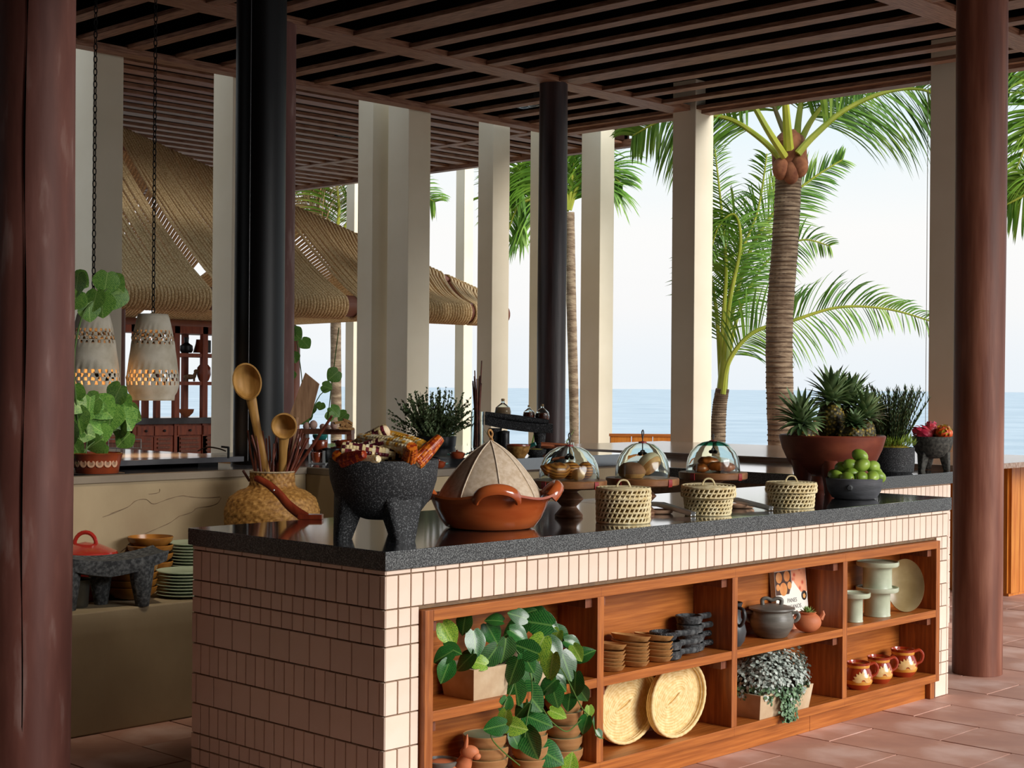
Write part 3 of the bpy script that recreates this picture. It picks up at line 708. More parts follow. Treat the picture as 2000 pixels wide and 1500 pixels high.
# red footed bowl with pineapples
rb = atF(1626, 7.30, ZT)
P_ = [(0, .075), (.10, .077), (.160, .095), (.205, .145), (.233, .205), (.248, .256), (.250, .266), (.242, .272), (.230, .266), (.205, .21), (.17, .15), (0, .135)]
t = thing('footed_bowl', 'large dark red wooden bowl on stout feet holding pineapples', 'bowl', rb)
MB().lathe(P_, 64).build('bowl', 'redbowl', t)
for a in (-103, -158, 20, 100):
    A = radians(a); d = _r*cos(A)+_f*sin(A)
    MB().tube([d*.165+Vector((0, 0, .16)), d*.160+Vector((0, 0, .09)), d*.158+Vector((0, 0, .03)), d*.160+Vector((0, 0, .006)), d*.160], [.052, .042, .033, .031, .028], 18).build('foot', 'redbowl', t)
def blade(mb, p, d, n, L_, w, curl, fold=.25, seg=6):
    """pointed leaf: base p, direction d, upper normal n"""
    d = Vector(d).normalized(); n = (Vector(n)-d*Vector(n).dot(d)).normalized(); s_ = d.cross(n); o = len(mb.v); q = Vector(p); dd = d.copy(); nn = n.copy()
    for k in range(seg+1):
        t_ = k/seg; ww = w*(sin(pi*min(1, .22+t_*.78))**.8 if t_ > .02 else .75)*(1 if t_ < 1 else .02)
        mb.v += [tuple(q-s_*ww+nn*fold*ww), tuple(q), tuple(q+s_*ww+nn*fold*ww)]
        rot = Matrix.Rotation(curl/seg, 3, s_); dd = rot @ dd; nn = rot @ nn; q = q+dd*(L_/seg)
    for k in range(seg):
        for e in (0, 1): mb.f.append((o+3*k+e, o+3*k+e+1, o+3*k+4+e, o+3*k+3+e))
    return mb
def pineapple(c, ax, lab, s=1.0, crown=1.0, seed=0):
    rr = random.Random(seed); t = thing('pineapple', lab, 'pineapple', c, 0, 'pineapples in the red bowl'); t.rotation_euler = Vector(ax).to_track_quat('Z', 'Y').to_euler()
    nu, nv = 52, 40; R, Hh = .058*s, .15*s
    def P(i, j):
        v = j/(nv-1); a = 2*pi*i/nu; e = R*(max(0, sin(pi*(.06+.88*v)))**.42)
        k = abs(sin(6.5*a+v*pi*7))*abs(sin(6.5*a-v*pi*7)); e *= .93+.10*k
        return (e*cos(a), e*sin(a), v*Hh)
    MB().grid(P, nu, nv, True).build('fruit', 'pine_skin', t)
    mb = MB()
    for k in range(66):
        f = k/65; a = k*2.39996; el = lerp(.15, 1.35, f); L_ = lerp(.055, .125, f**.6)*crown*rr.uniform(.85, 1.1); r0 = lerp(.024, .004, f)*s
        d = Vector((cos(a)*cos(el), sin(a)*cos(el), sin(el))); blade(mb, (r0*cos(a), r0*sin(a), Hh-.004+.03*f*crown), d, (-cos(a)*.3, -sin(a)*.3, 1), L_, .0125*s, -.9*(1-f*.7), .35, 5)
    mb.build('crown', 'pine_leaf', t, ang=60)
up = Vector((0, 0, 1))
pineapple(rb+_r*(-.003)+_f*.02+up*.245, up+_r*.02, 'tallest pineapple standing in the middle of the red bowl', 1.18, 1.35, 1)
pineapple(rb+_r*(-.135)+_f*(-.04)+up*.17, up*.9-_r*.15-_f*.3, 'pineapple at the left of the red bowl showing mainly its crown', 1.05, 1.3, 2)
pineapple(rb+_r*.085+_f*.08+up*.235, up+_r*.06, 'pineapple behind at the right with a tall dark crown', 1.12, 1.3, 3)
pineapple(rb+_r*.145+_f*.02+up*.195, up+_r*.10, 'pineapple at the right end of the red bowl', 1.0, 1.15, 4)
pineapple(rb+_r*.075+_f*(-.08)+up*.175, up-_f*.15+_r*.05, 'small-crowned pineapple low at the front of the red bowl', 1.0, .55, 5)

# grey bowl of green fruit
lb = atF(1670, 6.88, ZT)
t = thing('grey_clay_bowl', 'round grey clay bowl with a side knob holding green fruit', 'bowl', lb)
MB().lathe([(0, 0), (.085, 0), (.098, .006), (.116, .035), (.124, .07), (.125, .084), (.127, .090), (.122, .094), (.116, .088), (.11, .05), (.09, .02), (0, .014)], 56).build('bowl', 'greypot', t)
d = (-_f*.93-_r*.36).normalized(); MB().tube([d*.110+up*.055, d*.128+up*.056, d*.138+up*.056], [.016, .013, .009], 12).build('knob', 'basalt_grey', t)
fr = [(-.085, -.03, .098, 'at the far left of the grey bowl'), (-.05, -.075, .094, 'low at the left front'), (-.015, -.03, .112, 'nestled in the centre of the grey bowl'), (.015, -.08, .097, 'low at the front centre'), (.062, -.075, .098, 'low at the right front'),
      (.098, -.03, .100, 'at the far right rim'), (-.05, .02, .135, 'with a tan tip in the left of the upper layer'), (-.018, -.01, .148, 'in the middle of the upper layer'), (.028, -.03, .150, 'with a brown stem scar in the upper layer'), (.082, .0, .142, 'at the right of the upper layer'),
      (.105, .03, .11, 'behind at the right rim'), (.03, .02, .190, 'topmost on the pile'), (-.07, .05, .10, 'behind at the left rim'), (.02, .07, .11, 'at the back of the grey bowl')]
for i, (dx, df, z, lab) in enumerate(fr):
    c = lb+_r*dx+_f*df+up*z; g = thing('green_fruit', 'smooth green fruit '+lab, 'fruit', c, rnd.uniform(0, 6), 'green fruit in the grey bowl'); g.rotation_euler = (rnd.uniform(-.5, .5), rnd.uniform(.9, 1.6), rnd.uniform(0, 6))
    MB().ell((0, 0, 0), (.029, .029, .037), 20, 14, None, lambda d: 1+.05*max(0, d.z)).build('flesh', 'lime', g)
    MB().ell((0, 0, .037), (.005, .005, .003), 8, 4).build('stem_scar', 'leaf_scar', g)

# rosemary planter and dragon fruit bowl on the side counter
pl = atF(1742, 8.98, ZT)
t = thing('dark_planter', 'round dark stone planter with rosemary on the side counter', 'planter', pl)
MB().lathe([(0, 0), (.115, 0), (.128, .012), (.133, .07), (.132, .150), (.122, .152), (.118, .13), (0, .125)], 48).build('pot', 'basalt', t)
MB().ell((0, 0, .128), (.116, .116, .045), 24, 8, None, lambda d: 1+.06*sin(d.x*40)*sin(d.y*37)).build('moss', 'moss', t)
mb = MB(); st = MB(); rr = random.Random(4)
for k in range(120):
    a = rr.uniform(0, 6.283); el = rr.uniform(1.05, 1.52); L_ = rr.uniform(.14, .37); r0 = rr.uniform(0, .075); p = Vector((r0*cos(a), r0*sin(a), .15)); d = Vector((cos(a)*cos(el), sin(a)*cos(el), sin(el)))
    pts = [p+d*(L_*q/5)+Vector((cos(a), sin(a), 0))*(.02*(q/5)**2) for q in range(6)]; st.tube(pts, .0016, 4, False)
    for q in range(46):
        f = .12+.88*q/46; b0 = p+d*(L_*f)+Vector((cos(a), sin(a), 0))*(.02*f*f); az = q*2.4; e = Vector((cos(az), sin(az), .7)).normalized()
        blade(mb, b0, (e+d*.5), d, .030, .0036, .3, 0, 2)
mb.build('needles', 'rosemary', t, kind='stuff'); st.build('stems', 'stem', t)
mb = MB()
for k in range(260):
    a = rr.uniform(-1.6, 1.2)+atan2(-_f.y+_r.y, -_f.x+_r.x); el = rr.uniform(.1, 1.0); d = Vector((cos(a)*cos(el), sin(a)*cos(el), sin(el))); p = Vector((.07*cos(a), .07*sin(a), .15))+d*rr.uniform(.02, .075)
    blade(mb, p, (d+Vector((rr.uniform(-.6, .6), rr.uniform(-.6, .6), rr.uniform(-.3, .6)))), up, .036, .0026, .4, 0, 2)
mb.build('fern_sprigs', 'lime', t, kind='stuff')
dg = atF(1822, 9.30, ZT)
tripod('small grey three-legged stone bowl holding dragon fruit', dg, .122, .205, .07, (-30, -150, 90), 'basalt_mid', name='stone_bowl', legr=.72, legw=(.12, .26))
for i, (dx, df, z, mt, lab) in enumerate(((-.055, -.02, .222, 'dragon', 'pink dragon fruit at the left of the stone bowl'), (-.01, .01, .248, 'dragon', 'pink dragon fruit on top of the pile'), (.045, -.04, .225, 'dragon_orange', 'orange-red dragon fruit with yellow tips at the front'), (.085, .02, .228, 'dragon_orange', 'orange-red dragon fruit by the brown post'), (.02, .06, .22, 'dragon', 'pink dragon fruit at the back of the stone bowl'))):
    g = thing('dragon_fruit', lab, 'fruit', dg+_r*dx+_f*df+up*z, 0, 'dragon fruit in the stone bowl'); g.rotation_euler = (rnd.uniform(-.4, .4), 1.2, rnd.uniform(0, 6))
    MB().ell((0, 0, 0), (.040, .040, .052), 18, 12).build('fruit', mt, g)
    mb = MB()
    for k in range(22):
        f = (k+.5)/22; ph = -1.2+2.5*f; a = k*2.4; d = Vector((cos(ph)*cos(a), cos(ph)*sin(a), sin(ph))); p = Vector((d.x*.039, d.y*.039, d.z*.051)); blade(mb, p, d*.5+up*.9, d, .036, .011, -.7, .3, 4)
    mb.build('scales', 'dragon_tip' if mt == 'dragon_orange' else mt, g)
# ================================================================ THINGS IN THE SHELF UNIT
M('pothos', '12401A', '2E6E2A', 20, .28, .15, 40, jit=.3, c3='1A5420', lo=.3, hi=.75, coat=.3)
M('pothos_light', '3E7A24', '9AB83A', 24, .3, .15, 40, jit=.15)
def midrib(nm, col, w=.05):
    t = MATS[nm].node_tree; b = t.nodes['Principled BSDF']; l = t.links.new; src = b.inputs['Base Color'].links[0].from_socket
    co = t.nodes.new('ShaderNodeTexCoord'); sp = t.nodes.new('ShaderNodeSeparateXYZ'); ab = t.nodes.new('ShaderNodeMath'); ab.operation = 'ABSOLUTE'
    mr = t.nodes.new('ShaderNodeMapRange'); mr.inputs[1].default_value = 0; mr.inputs[2].default_value = w; mr.inputs[3].default_value = .75; mr.inputs[4].default_value = 0
    wv = t.nodes.new('ShaderNodeTexWave'); wv.inputs['Scale'].default_value = 3.2; wv.bands_direction = 'Y'; cm = t.nodes.new('ShaderNodeCombineXYZ'); ad = t.nodes.new('ShaderNodeMath'); ad.operation = 'SUBTRACT'
    m1 = t.nodes.new('ShaderNodeMath'); m1.operation = 'MULTIPLY'; m1.inputs[1].default_value = .9
    pw = t.nodes.new('ShaderNodeMath'); pw.operation = 'POWER'; pw.inputs[1].default_value = 6; m2 = t.nodes.new('ShaderNodeMath'); m2.operation = 'MULTIPLY'; m2.inputs[1].default_value = .35; mxm = t.nodes.new('ShaderNodeMath'); mxm.operation = 'MAXIMUM'
    l(co.outputs['Object'], sp.inputs[0]); l(sp.outputs[0], ab.inputs[0]); l(ab.outputs[0], mr.inputs[0]); l(ab.outputs[0], m1.inputs[0]); l(sp.outputs[1], ad.inputs[0]); l(m1.outputs[0], ad.inputs[1]); l(ad.outputs[0], cm.inputs[1]); l(cm.outputs[0], wv.inputs['Vector'])
    l(wv.outputs['Fac'], pw.inputs[0]); l(pw.outputs[0], m2.inputs[0]); l(m2.outputs[0], mxm.inputs[0]); l(mr.outputs[0], mxm.inputs[1])
    mx_ = t.nodes.new('ShaderNodeMix'); mx_.data_type = 'RGBA'; mx_.inputs[7].default_value = srgb(col); l(mxm.outputs[0], mx_.inputs[0]); l(src, mx_.inputs[6]); l(mx_.outputs[2], b.inputs['Base Color'])
midrib('pothos', '6E9A4A'); midrib('pothos_light', 'B8CC70')
M('vine', '4A6A28', None, rough=.6)
M('trough', 'B49878', 'CDB898', 9, .8, .4, 30, c3='C0A685'); M('soil', '2A1E14', None, rough=1)
M('bowlwood', '9C6E42', 'BE9160', 5, .5, .1, 30, stretch=(1, 1, 7)); M('celadon', '6E7E62', '90A080', 8, .3)
M('orangeclay', 'B5623A', 'C97A50', 7, .6, .2, 30); M('greyblue', '4A5560', None, rough=.5)
M('dishwood', 'A5753F', 'C29460', 6, .55, .15, 30, stretch=(6, 1, 6))
M('straw', 'D8B676', 'F0D9A4', 60, .65, .4, 90, lo=.3, hi=.7); M('straw_dark', 'D8B676', None, rough=.8)
M('greyglaze', '57534C', '77736A', 5, .4, .2, 30, stretch=(1, 1, 6)); M('darkpitcher', '2E2F31', '444547', 5, .4, .1)
M('sage', 'AEB69C', 'C4CAB2', 14, .35, .1, 40, c3='B8C0A6'); M('platter', '8A744C', 'B8A47C', 6, .3, .1, c3='9E8A60')
M('mug_red', '8A2A12', 'A83C1C', 5, .15, coat=.6); M('mug_yellow', 'D08A2A', 'DE9E44', 8, .2, coat=.6); M('mug_petal', 'E8C88A', 'DCA860', 20, .25, coat=.4)
M('dichondra', '76847A', 'D2D8CE', 70, .5, c3='A4AEA4'); M('dichondra_green', '3E6040', '74946A', 40, .5)
M('succulent', '5E8A3E', '9AB46A', 20, .4)
M('paper', 'E9E6DC', None, rough=.6); M('pages', 'D8D0BC', 'C8BEA6', 120, .8); M('ink', '3A3A3A', None, rough=.6)
M('photo_bun', 'E0A868', 'C87A3E', 12, .5); M('photo_red', 'C2402A', 'E8A07A', 40, .5, tex='voro', lo=.1, hi=.5); M('photo_dark', '4A2E22', None, rough=.6); M('ink_dark', '241A18', None, rough=.5)
S_ = lambda x, y, z: aZ(x, y, z)
def aYz(x, Y, z):
    y = 1100
    for _ in range(4): p = aY(x, y, Y); y = pj((p.x, Y, z))[1]
    return Vector((p.x, Y, z))

def leafmesh(fold=.18, droop=.5):
    nt, nw = 9, 2; mb = MB()
    for j in range(nt+1):
        t_ = j/nt; w = .62*(sin(pi*min(1, t_**.62))**.75)*(1 if t_ < 1 else .02)
        if j == 0: w = .30
        y = t_ - (.16*(1 if j == 0 else 0)); z0 = -droop*.28*t_*t_
        for k in (-2, -1, 0, 1, 2):
            f = k/2; mb.v.append((w*f*.72, y-(.10 if (j == 1 and abs(k) == 2) else 0)+(0 if k else (.10 if j == 0 else 0)), z0+abs(f)*w*fold-.10*abs(f)**3*w))
    for j in range(nt):
        for k in range(4): mb.f.append((j*5+k, j*5+k+1, (j+1)*5+k+1, (j+1)*5+k))
    return mb
LEAF = [leafmesh(f, d).mesh('leaf', 'pothos', True, 60) for f, d in ((.2, .5), (.35, .9), (.1, .2))]
LEAFL = [leafmesh(f, d).mesh('leaf', 'pothos_light', True, 60) for f, d in ((.3, .4), (.2, .8))]
def place_leaf(parent, me, p, tip, nrm, s_):
    tip = Vector(tip).normalized(); nrm = (Vector(nrm)-tip*tip.dot(Vector(nrm))).normalized(); xx = tip.cross(nrm)
    o = bpy.data.objects.new('leaf', me); COL.objects.link(o); o.parent = parent
    m = Matrix((xx, tip, nrm)).transposed().to_4x4(); m.translation = Vector(p)-parent.location; o.matrix_local = m @ Matrix.Scale(s_, 4)
    return o
def trough(name, lab, P, lx, ly, h, mat='trough', flare=.14):
    t = thing(name, lab, 'planter', P)
    a = flare*h/.1*.1
    def ring(z, gx): return [(-gx, -gx, z), (lx+gx, -gx, z), (lx+gx, ly+gx, z), (-gx, ly+gx, z)]
    R = [ring(0, 0), ring(h, a), ring(h, a-.014), ring(.03, -.014)]
    mb = MB(); mb.v = [v for r in R for v in r]
    for k in range(3):
        for i in range(4): mb.f.append((4*k+i, 4*k+(i+1) % 4, 4*k+4+(i+1) % 4, 4*k+4+i))
    mb.f.append((3, 2, 1, 0)); mb.f.append((12, 13, 14, 15))
    mb.build('box', mat, t, False); MB().box(-a+.01, lx+a-.01, -a+.01, ly+a-.01, h-.03, h-.018).build('soil', 'soil', t, False)
    return t
# --- bay 1 upper: pothos in a stone trough
P = S_(925, 1369, MID); P = Vector((P.x, max(P.y, YF+.012), MID))
t = trough('pothos_planter', 'trailing glossy green pothos in a weathered stone trough', P, .42, .135, .10)
# vines: pixel paths with depth plane
vines = [([(1010, 1300), (1000, 1345), (985, 1375), (975, 1405), (960, 1425), (962, 1445), (985, 1470), (1015, 1495)], 3.40), ([(1060, 1290), (1090, 1300), (1110, 1330), (1135, 1380), (1155, 1405), (1165, 1435), (1178, 1442)], 3.385),
         ([(1040, 1300), (1050, 1360), (1070, 1400), (1090, 1420), (1110, 1428), (1135, 1405)], 3.395), ([(1000, 1260), (1030, 1300), (1040, 1350), (1030, 1400), (1025, 1440)], 3.39), ([(1085, 1280), (1120, 1275), (1140, 1270), (1160, 1275)], 3.43)]
for pp, Yv in vines:
    pts = [aY(x, y, Yv+(.03 if i == 0 else 0))-t.location for i, (x, y) in enumerate(pp)]; MB().tube(crom(pts, 5), .0022, 6).build('vine', 'vine', t)
# leaves: (x, y of the leaf middle, size px, tip angle deg in picture (0 right, 90 down), light?)
lv = [(880, 1245, 58, 60, 1), (868, 1318, 52, 110, 0), (903, 1298, 56, 135, 0), (952, 1290, 60, 125, 0), (960, 1210, 40, 190, 0), (1000, 1232, 62, 150, 0), (1040, 1215, 70, 190, 0), (1075, 1220, 60, 20, 0), (1020, 1265, 58, 200, 0),
      (930, 1265, 60, 80, 0), (985, 1280, 60, 95, 0), (1045, 1275, 66, 120, 1), (1085, 1275, 60, 60, 0), (1100, 1250, 58, 40, 0), (1000, 1320, 60, 110, 0), (1040, 1330, 66, 80, 0), (1075, 1310, 62, 100, 1), (1110, 1310, 66, 70, 0), (1130, 1280, 40, 60, 1),
      (1148, 1275, 48, -30, 0), (1010, 1360, 60, 80, 0), (1045, 1372, 74, 50, 0), (985, 1385, 44, 100, 0), (1085, 1365, 56, 75, 0), (1122, 1345, 58, 95, 0), (1140, 1360, 48, 60, 0), (960, 1420, 52, 170, 0), (985, 1412, 44, 100, 1), (1015, 1420, 52, 10, 1),
      (1060, 1410, 66, 20, 0), (1150, 1395, 30, 90, 1), (1140, 1420, 40, 110, 0), (1168, 1415, 30, 80, 0), (1172, 1436, 22, 60, 0), (1040, 1460, 70, 70, 0), (1080, 1478, 76, 30, 0), (1010, 1452, 44, 60, 0), (1115, 1485, 46, -80, 1), (905, 1225, 50, 100, 0),
      (860, 1285, 50, 150, 0), (1020, 1245, 52, 30, 0), (1060, 1245, 54, 80, 0), (965, 1245, 56, 60, 0), (925, 1290, 48, 200, 1), (1005, 1200, 46, 200, 0), (1035, 1195, 44, -20, 0), (1060, 1198, 40, 10, 0), (890, 1270, 46, 20, 0),
      (1065, 1345, 50, 140, 0), (1100, 1340, 44, 40, 0), (1015, 1392, 46, 130, 0), (1110, 1375, 44, 100, 0), (1095, 1395, 40, 20, 1), (1035, 1300, 50, 60, 0), (1080, 1252, 44, 120, 1), (1125, 1260, 44, 20, 0)]
for i, (x, y, s_, ang, li) in enumerate(lv):
    rr = random.Random(i*7+1); Yv = 3.375+rr.uniform(0, .05)+(.10 if y < 1255 else .03 if y < 1300 else 0)*rr.uniform(.3, 1)
    A = radians(ang); d2 = RT*cos(A)-UP*sin(A); sc = s_/FPX*(aY(x, y, Yv)-CAMO).dot(FW)
    c = aY(x, y, Yv)-d2*sc*.5
    nrm = -FW*.75+UP*rr.uniform(.2, .8)+RT*rr.uniform(-.4, .4)
    tip = d2+FW*rr.uniform(-.35, .15)
    place_leaf(t, (LEAFL if li else LEAF)[i % (2 if li else 3)], c, tip, nrm, sc*.84)
# --- bay 1 lower: bowl stacks, clay animal dish
def bowlstack(x, F, zt, R, n, labs, grp, lean=0, h=.046):
    c0 = aYz(x, F, BOT)
    me = MB().lathe([(0, 0), (R*.62, 0), (R*.80, .006), (R*.96, h*.55), (R, h), (R*.965, h+.002), (R*.94, h*.7), (R*.80, .018), (0, .010)], 40)
    body = me.mesh('bowl_shell', 'bowlwood'); inn = MB().lathe([(0, .0115), (R*.78, .0195), (R*.925, h*.7), (R*.955, h)], 40).mesh('glazed_inside', 'celadon')
    dz = (zt-BOT-h)/(n-1)
    for k in range(n):
        b = thing('wooden_bowl', labs+(', topmost of its stack' if k == n-1 else ', inside its stack'), 'bowl', c0+Vector((rnd.uniform(-.002, .002), rnd.uniform(-.002, .002), dz*k)), 0, grp)
        for nm, m_ in (('shell', body), ('glazed_inside', inn)):
            o = bpy.data.objects.new(nm, m_); COL.objects.link(o); o.parent = b
bowlstack(948, 3.485, .272, .073, 4, 'tan wooden bowl with green glazed inside beside the clay animal', 'bowls next to the clay animal')
bowlstack(1034, 3.49, .276, .062, 4, 'smaller tan bowl with pale inside under the pothos leaves', 'bowls in the middle stack')
bowlstack(1100, 3.50, .330, .066, 5, 'tan wooden bowl in the tall stack by the divider', 'bowls in the tall stack')
an = aYz(878, 3.47, BOT)
t = thing('clay_animal_dish', 'orange clay dish shaped as a long-eared animal with grey patches', 'dish', an, RZ)
MB().ell((-.025, 0, .055), (.085, .06, .055), 24, 14).build('body', 'orangeclay', t)
MB().lathe([(.05, .088), (.056, .106), (.05, .108), (.043, .09)], 24, (-.025, 0, 0), closed=True).build('rim', 'greyglaze', t)
MB().tube(crom([(.03, -.01, .07), (.045, -.015, .10), (.055, -.02, .125)], 5), [.026]*6+[.024, .022, .021, .02, .02], 14).ell((.062, -.024, .137), (.030, .021, .022), 16, 10).ell((.084, -.03, .126), (.014, .013, .012), 12, 8).build('head', 'orangeclay', t)
for s_ in (-1, 1): MB().tube([(.05, -.02+s_*.010, .15), (.052, -.02+s_*.014, .17), (.054, -.02+s_*.016, .188)], [.007, .006, .002], 8).build('ear', 'orangeclay', t)
MB().ell((-.005, -.045, .065), (.022, .012, .026), 12, 8).build('patch', 'greyblue', t)
for a in (-.06, .01):
    for s_ in (-1, 1): MB().tube([(a, s_*.03, .03), (a, s_*.034, 0)], [.018, .015], 10).build('leg', 'orangeclay', t)
# --- bay 2 upper: oval dishes, stone pans
dm = MB().lathe([(0, .002), (.7, .0), (.85, .004), (1, .021), (.97, .022), (.80, .009), (0, .008)], 36)
dm.v = [(x*.048, y*.080, z) for x, y, z in dm.v]; dme = dm.mesh('oval_dish', 'dishwood')
for x, F, n, labs in ((1183, 3.492, 6, 'small oval wooden dish of the stack against the left divider'), (1230, 3.492, 7, 'oval wooden dish of the middle stack'), (1276, 3.492, 6, 'oval wooden dish of the stack beside the stone pans')):
    c0 = aYz(x, F, MID)
    for k in range(n):
        o = bpy.data.objects.new('oval_dish', dme); COL.objects.link(o); o.location = c0+Vector((rnd.uniform(-.003, .003), rnd.uniform(-.003, .003), .0128*k))
        top_ = k == n-1
        if top_: o.rotation_euler = (0, .10, .1); o.location.z += .008
        tag(o, labs+(', tilted on top' if top_ else ', stacked flat'), 'dish', 'flat-stacked dishes: '+labs.split(' dish of ')[1])
pm = MB().lathe([(0, .0), (.036, 0), (.046, .006), (.052, .024), (.052, .032), (.044, .034), (.040, .018), (0, .014)], 32).mesh('pan_bowl', 'basalt_grey')
pd = MB().lathe([(0, .0), (.036, 0), (.046, .006), (.052, .024), (.052, .032), (.044, .034), (.040, .018), (0, .014)], 32).mesh('pan_bowl', 'basalt')
hm = MB().tube([(.044, 0, .020), (.07, 0, .022), (.125, 0, .022), (.138, 0, .022), (.142, 0, .022)], [.013, .011, .012, .011, .006], 12).mesh('handle', 'basalt_grey')
hd = MB().tube([(.044, 0, .020), (.07, 0, .022), (.125, 0, .022), (.138, 0, .022), (.142, 0, .022)], [.013, .011, .012, .011, .006], 12).mesh('handle', 'basalt')
pans = [(1305, 3.465, 0, 'pm', -.2, 'lowest grey stone pan of the front stack'), (1305, 3.465, .034, 'pm', -.28, 'second grey stone pan of the front stack'), (1296, 3.48, .068, 'pd', -.4, 'black stone pan resting on top of the front stack'),
        (1350, 3.515, 0, 'pm', -.12, 'lowest stone pan of the rear stack with a dark handle'), (1350, 3.515, .034, 'pm', -.05, 'second stone pan of the rear stack'), (1348, 3.515, .068, 'pm', -.10, 'third stone pan of the rear stack'), (1346, 3.515, .102, 'pm', -.02, 'topmost stone pan of the rear stack')]
for x, F, z, k, rz, lab in pans:
    c0 = aYz(x, F, MID+z); t = thing('stone_pan', lab, 'pan', c0, rz, 'long-handled stone pans')
    for nm, m_ in (('pan_bowl', pm if k == 'pm' else pd), ('handle', hm if x < 1350 else hd)):
        o = bpy.data.objects.new(nm, m_); COL.objects.link(o); o.parent = t
# --- bay 2 lower: woven oval trays
def tray(c, a, b_, lab, lean, rz):
    t = thing('woven_tray', lab, 'tray', c); 
    q = Euler(((pi/2-lean), 0, 0)).to_matrix().to_4x4() @ Matrix.Translation((0, b_*1.08, 0)) @ Matrix.Rotation(rz, 4, 'Z') @ Matrix.Translation((0, -b_, 0))
    mb = MB(); n = 72; tr = .0062
    rings = [(1-k/11, .0, 0) for k in range(11)]+[(1.03+.022*k, .011*k+.005, 1) for k in range(3)]
    for k, (s_, h, w) in enumerate(rings):
        A = max(.05*a, a*s_ if w else a-(1-s_)*b_*1.0); B = max(.003, b_*s_)
        pts = [Vector((A*cos(2*pi*i/n), B*sin(2*pi*i/n)+b_, h)) for i in range(n)]
        o_ = len(mb.v)
        for i in range(n):
            T_ = (pts[(i+1) % n]-pts[i-1]).normalized(); N_ = Vector((0, 0, 1)); Bn = T_.cross(N_)
            for j in range(6): mb.v.append(tuple(pts[i]+(N_*cos(j*pi/3)+Bn*sin(j*pi/3))*(tr*(1+.16*(i % 2)))))
        for i in range(n):
            for j in range(6): mb.f.append((o_+i*6+j, o_+i*6+(j+1) % 6, o_+((i+1) % n)*6+(j+1) % 6, o_+((i+1) % n)*6+j))
    half = len(rings)-3
    fl = MB(); fl.v = mb.v[:half*n*6]; fl.f = [f for f in mb.f if max(f) < half*n*6]
    rm = MB(); rm.v = mb.v[half*n*6:]; rm.f = [tuple(i-half*n*6 for i in f) for f in mb.f if min(f) >= half*n*6]
    fl.xf(q).build('coiled_base', 'straw', t, ang=70); rm.xf(q).build('rim', 'straw', t, ang=70)
    bk_ = MB(); bk_.add([(a*.99*cos(2*pi*i/40), b_*.99*sin(2*pi*i/40)+b_, -.003) for i in range(40)], [tuple(range(40))]); bk_.xf(q).build('lining', 'straw_dark', t)
c = S_(1240, 1458, BOT); tray(Vector((4.285, 3.530, BOT+.010)), .158, .112, 'pale woven oval tray leaning behind the other tray', .18, .35)
tray(Vector((4.505, 3.475, BOT+.010)), .158, .112, 'pale woven oval tray in front, its coiled base fully shown', .20, .42)
# --- bay 3 upper
pc = atF(1443, 5.55, MID); pc.x = DIV[1]+RW/2+.066; pc.y = 3.48
t = thing('dark_pitcher', 'dark grey clay pitcher half hidden by the divider', 'pitcher', pc)
MB().lathe([(0, 0), (.036, 0), (.05, .02), (.057, .055), (.050, .085), (.036, .108), (.034, .14), (.042, .165), (.040, .167), (.031, .142), (.03, .1), (0, .02)], 32).build('body', 'darkpitcher', t)
MB().tube(crom([(-.01, -.037, .15), (-.018, -.066, .145), (-.02, -.074, .12), (-.018, -.064, .095), (-.014, -.05, .082)], 5), .007, 8).build('handle', 'darkpitcher', t)
pc = aYz(1507, 3.492, MID)
t = thing('lidded_clay_pot', 'round grey clay pot with lid and looped handle', 'pot', pc, RZ); t.scale = (1, 1, .86)
MB().lathe([(0, 0), (.052, 0), (.062, .006), (.084, .05), (.088, .08), (.080, .108), (.074, .118), (.080, .124), (.078, .128), (.07, .12), (.07, .03), (0, .02)], 44).build('body', 'greyglaze', t)
for s_ in (-1, 1): MB().tube(crom([(s_*.078, 0, .11), (s_*.10, -.004, .112), (s_*.106, -.006, .095), (s_*.098, -.004, .078), (s_*.085, 0, .07)], 4), .008, 9).build('side_handle', 'greyglaze', t)
ld = MB().lathe([(.0, .126), (.086, .126), (.092, .130), (.09, .136), (.05, .148), (0, .152)], 44).build('lid', 'greyglaze', t)
MB().tube(crom([(-.036, 0, .144), (-.038, 0, .17), (-.022, 0, .178), (0, 0, .170), (.022, 0, .178), (.038, 0, .17), (.036, 0, .144)], 5), .009, 10).build('lid_handle', 'greyglaze', ld)
pg = aYz(1577, 3.455, MID)
t = thing('clay_pig_planter', 'small orange clay pig planter with a succulent', 'planter', pg, RZ)
MB().ell((0, 0, .042), (.056, .046, .042), 28, 14, None, lambda d: 1-.0*d.z).build('body', 'orangeclay', t)
MB().lathe([(.030, .072), (.036, .082), (.031, .084), (.026, .073)], 24, closed=True).build('rim', 'orangeclay', t)
MB().ell((-.046, -.014, .062), (.016, .014, .016), 12, 8).ell((-.058, -.02, .058), (.008, .009, .009), 10, 6).build('head', 'orangeclay', t)
for s_ in (-1, 1): MB().tube([(-.044, -.012+s_*.012, .072), (-.042, -.012+s_*.016, .088)], [.007, .002], 8).build('ear', 'orangeclay', t)
MB().tube([(.052, 0, .055), (.064, 0, .075), (.062, 0, .088)], [.012, .008, .004], 8).build('tail', 'orangeclay', t)
mb = MB()
for k in range(16):
    a = k*2.4; el = .2+1.2*k/16; d = Vector((cos(a)*cos(el), sin(a)*cos(el), sin(el))); blade(mb, (.006*cos(a), 0+.006*sin(a), .075), d, up, .034, .007, .3, .4, 4)
mb.build('succulent', 'succulent', t)
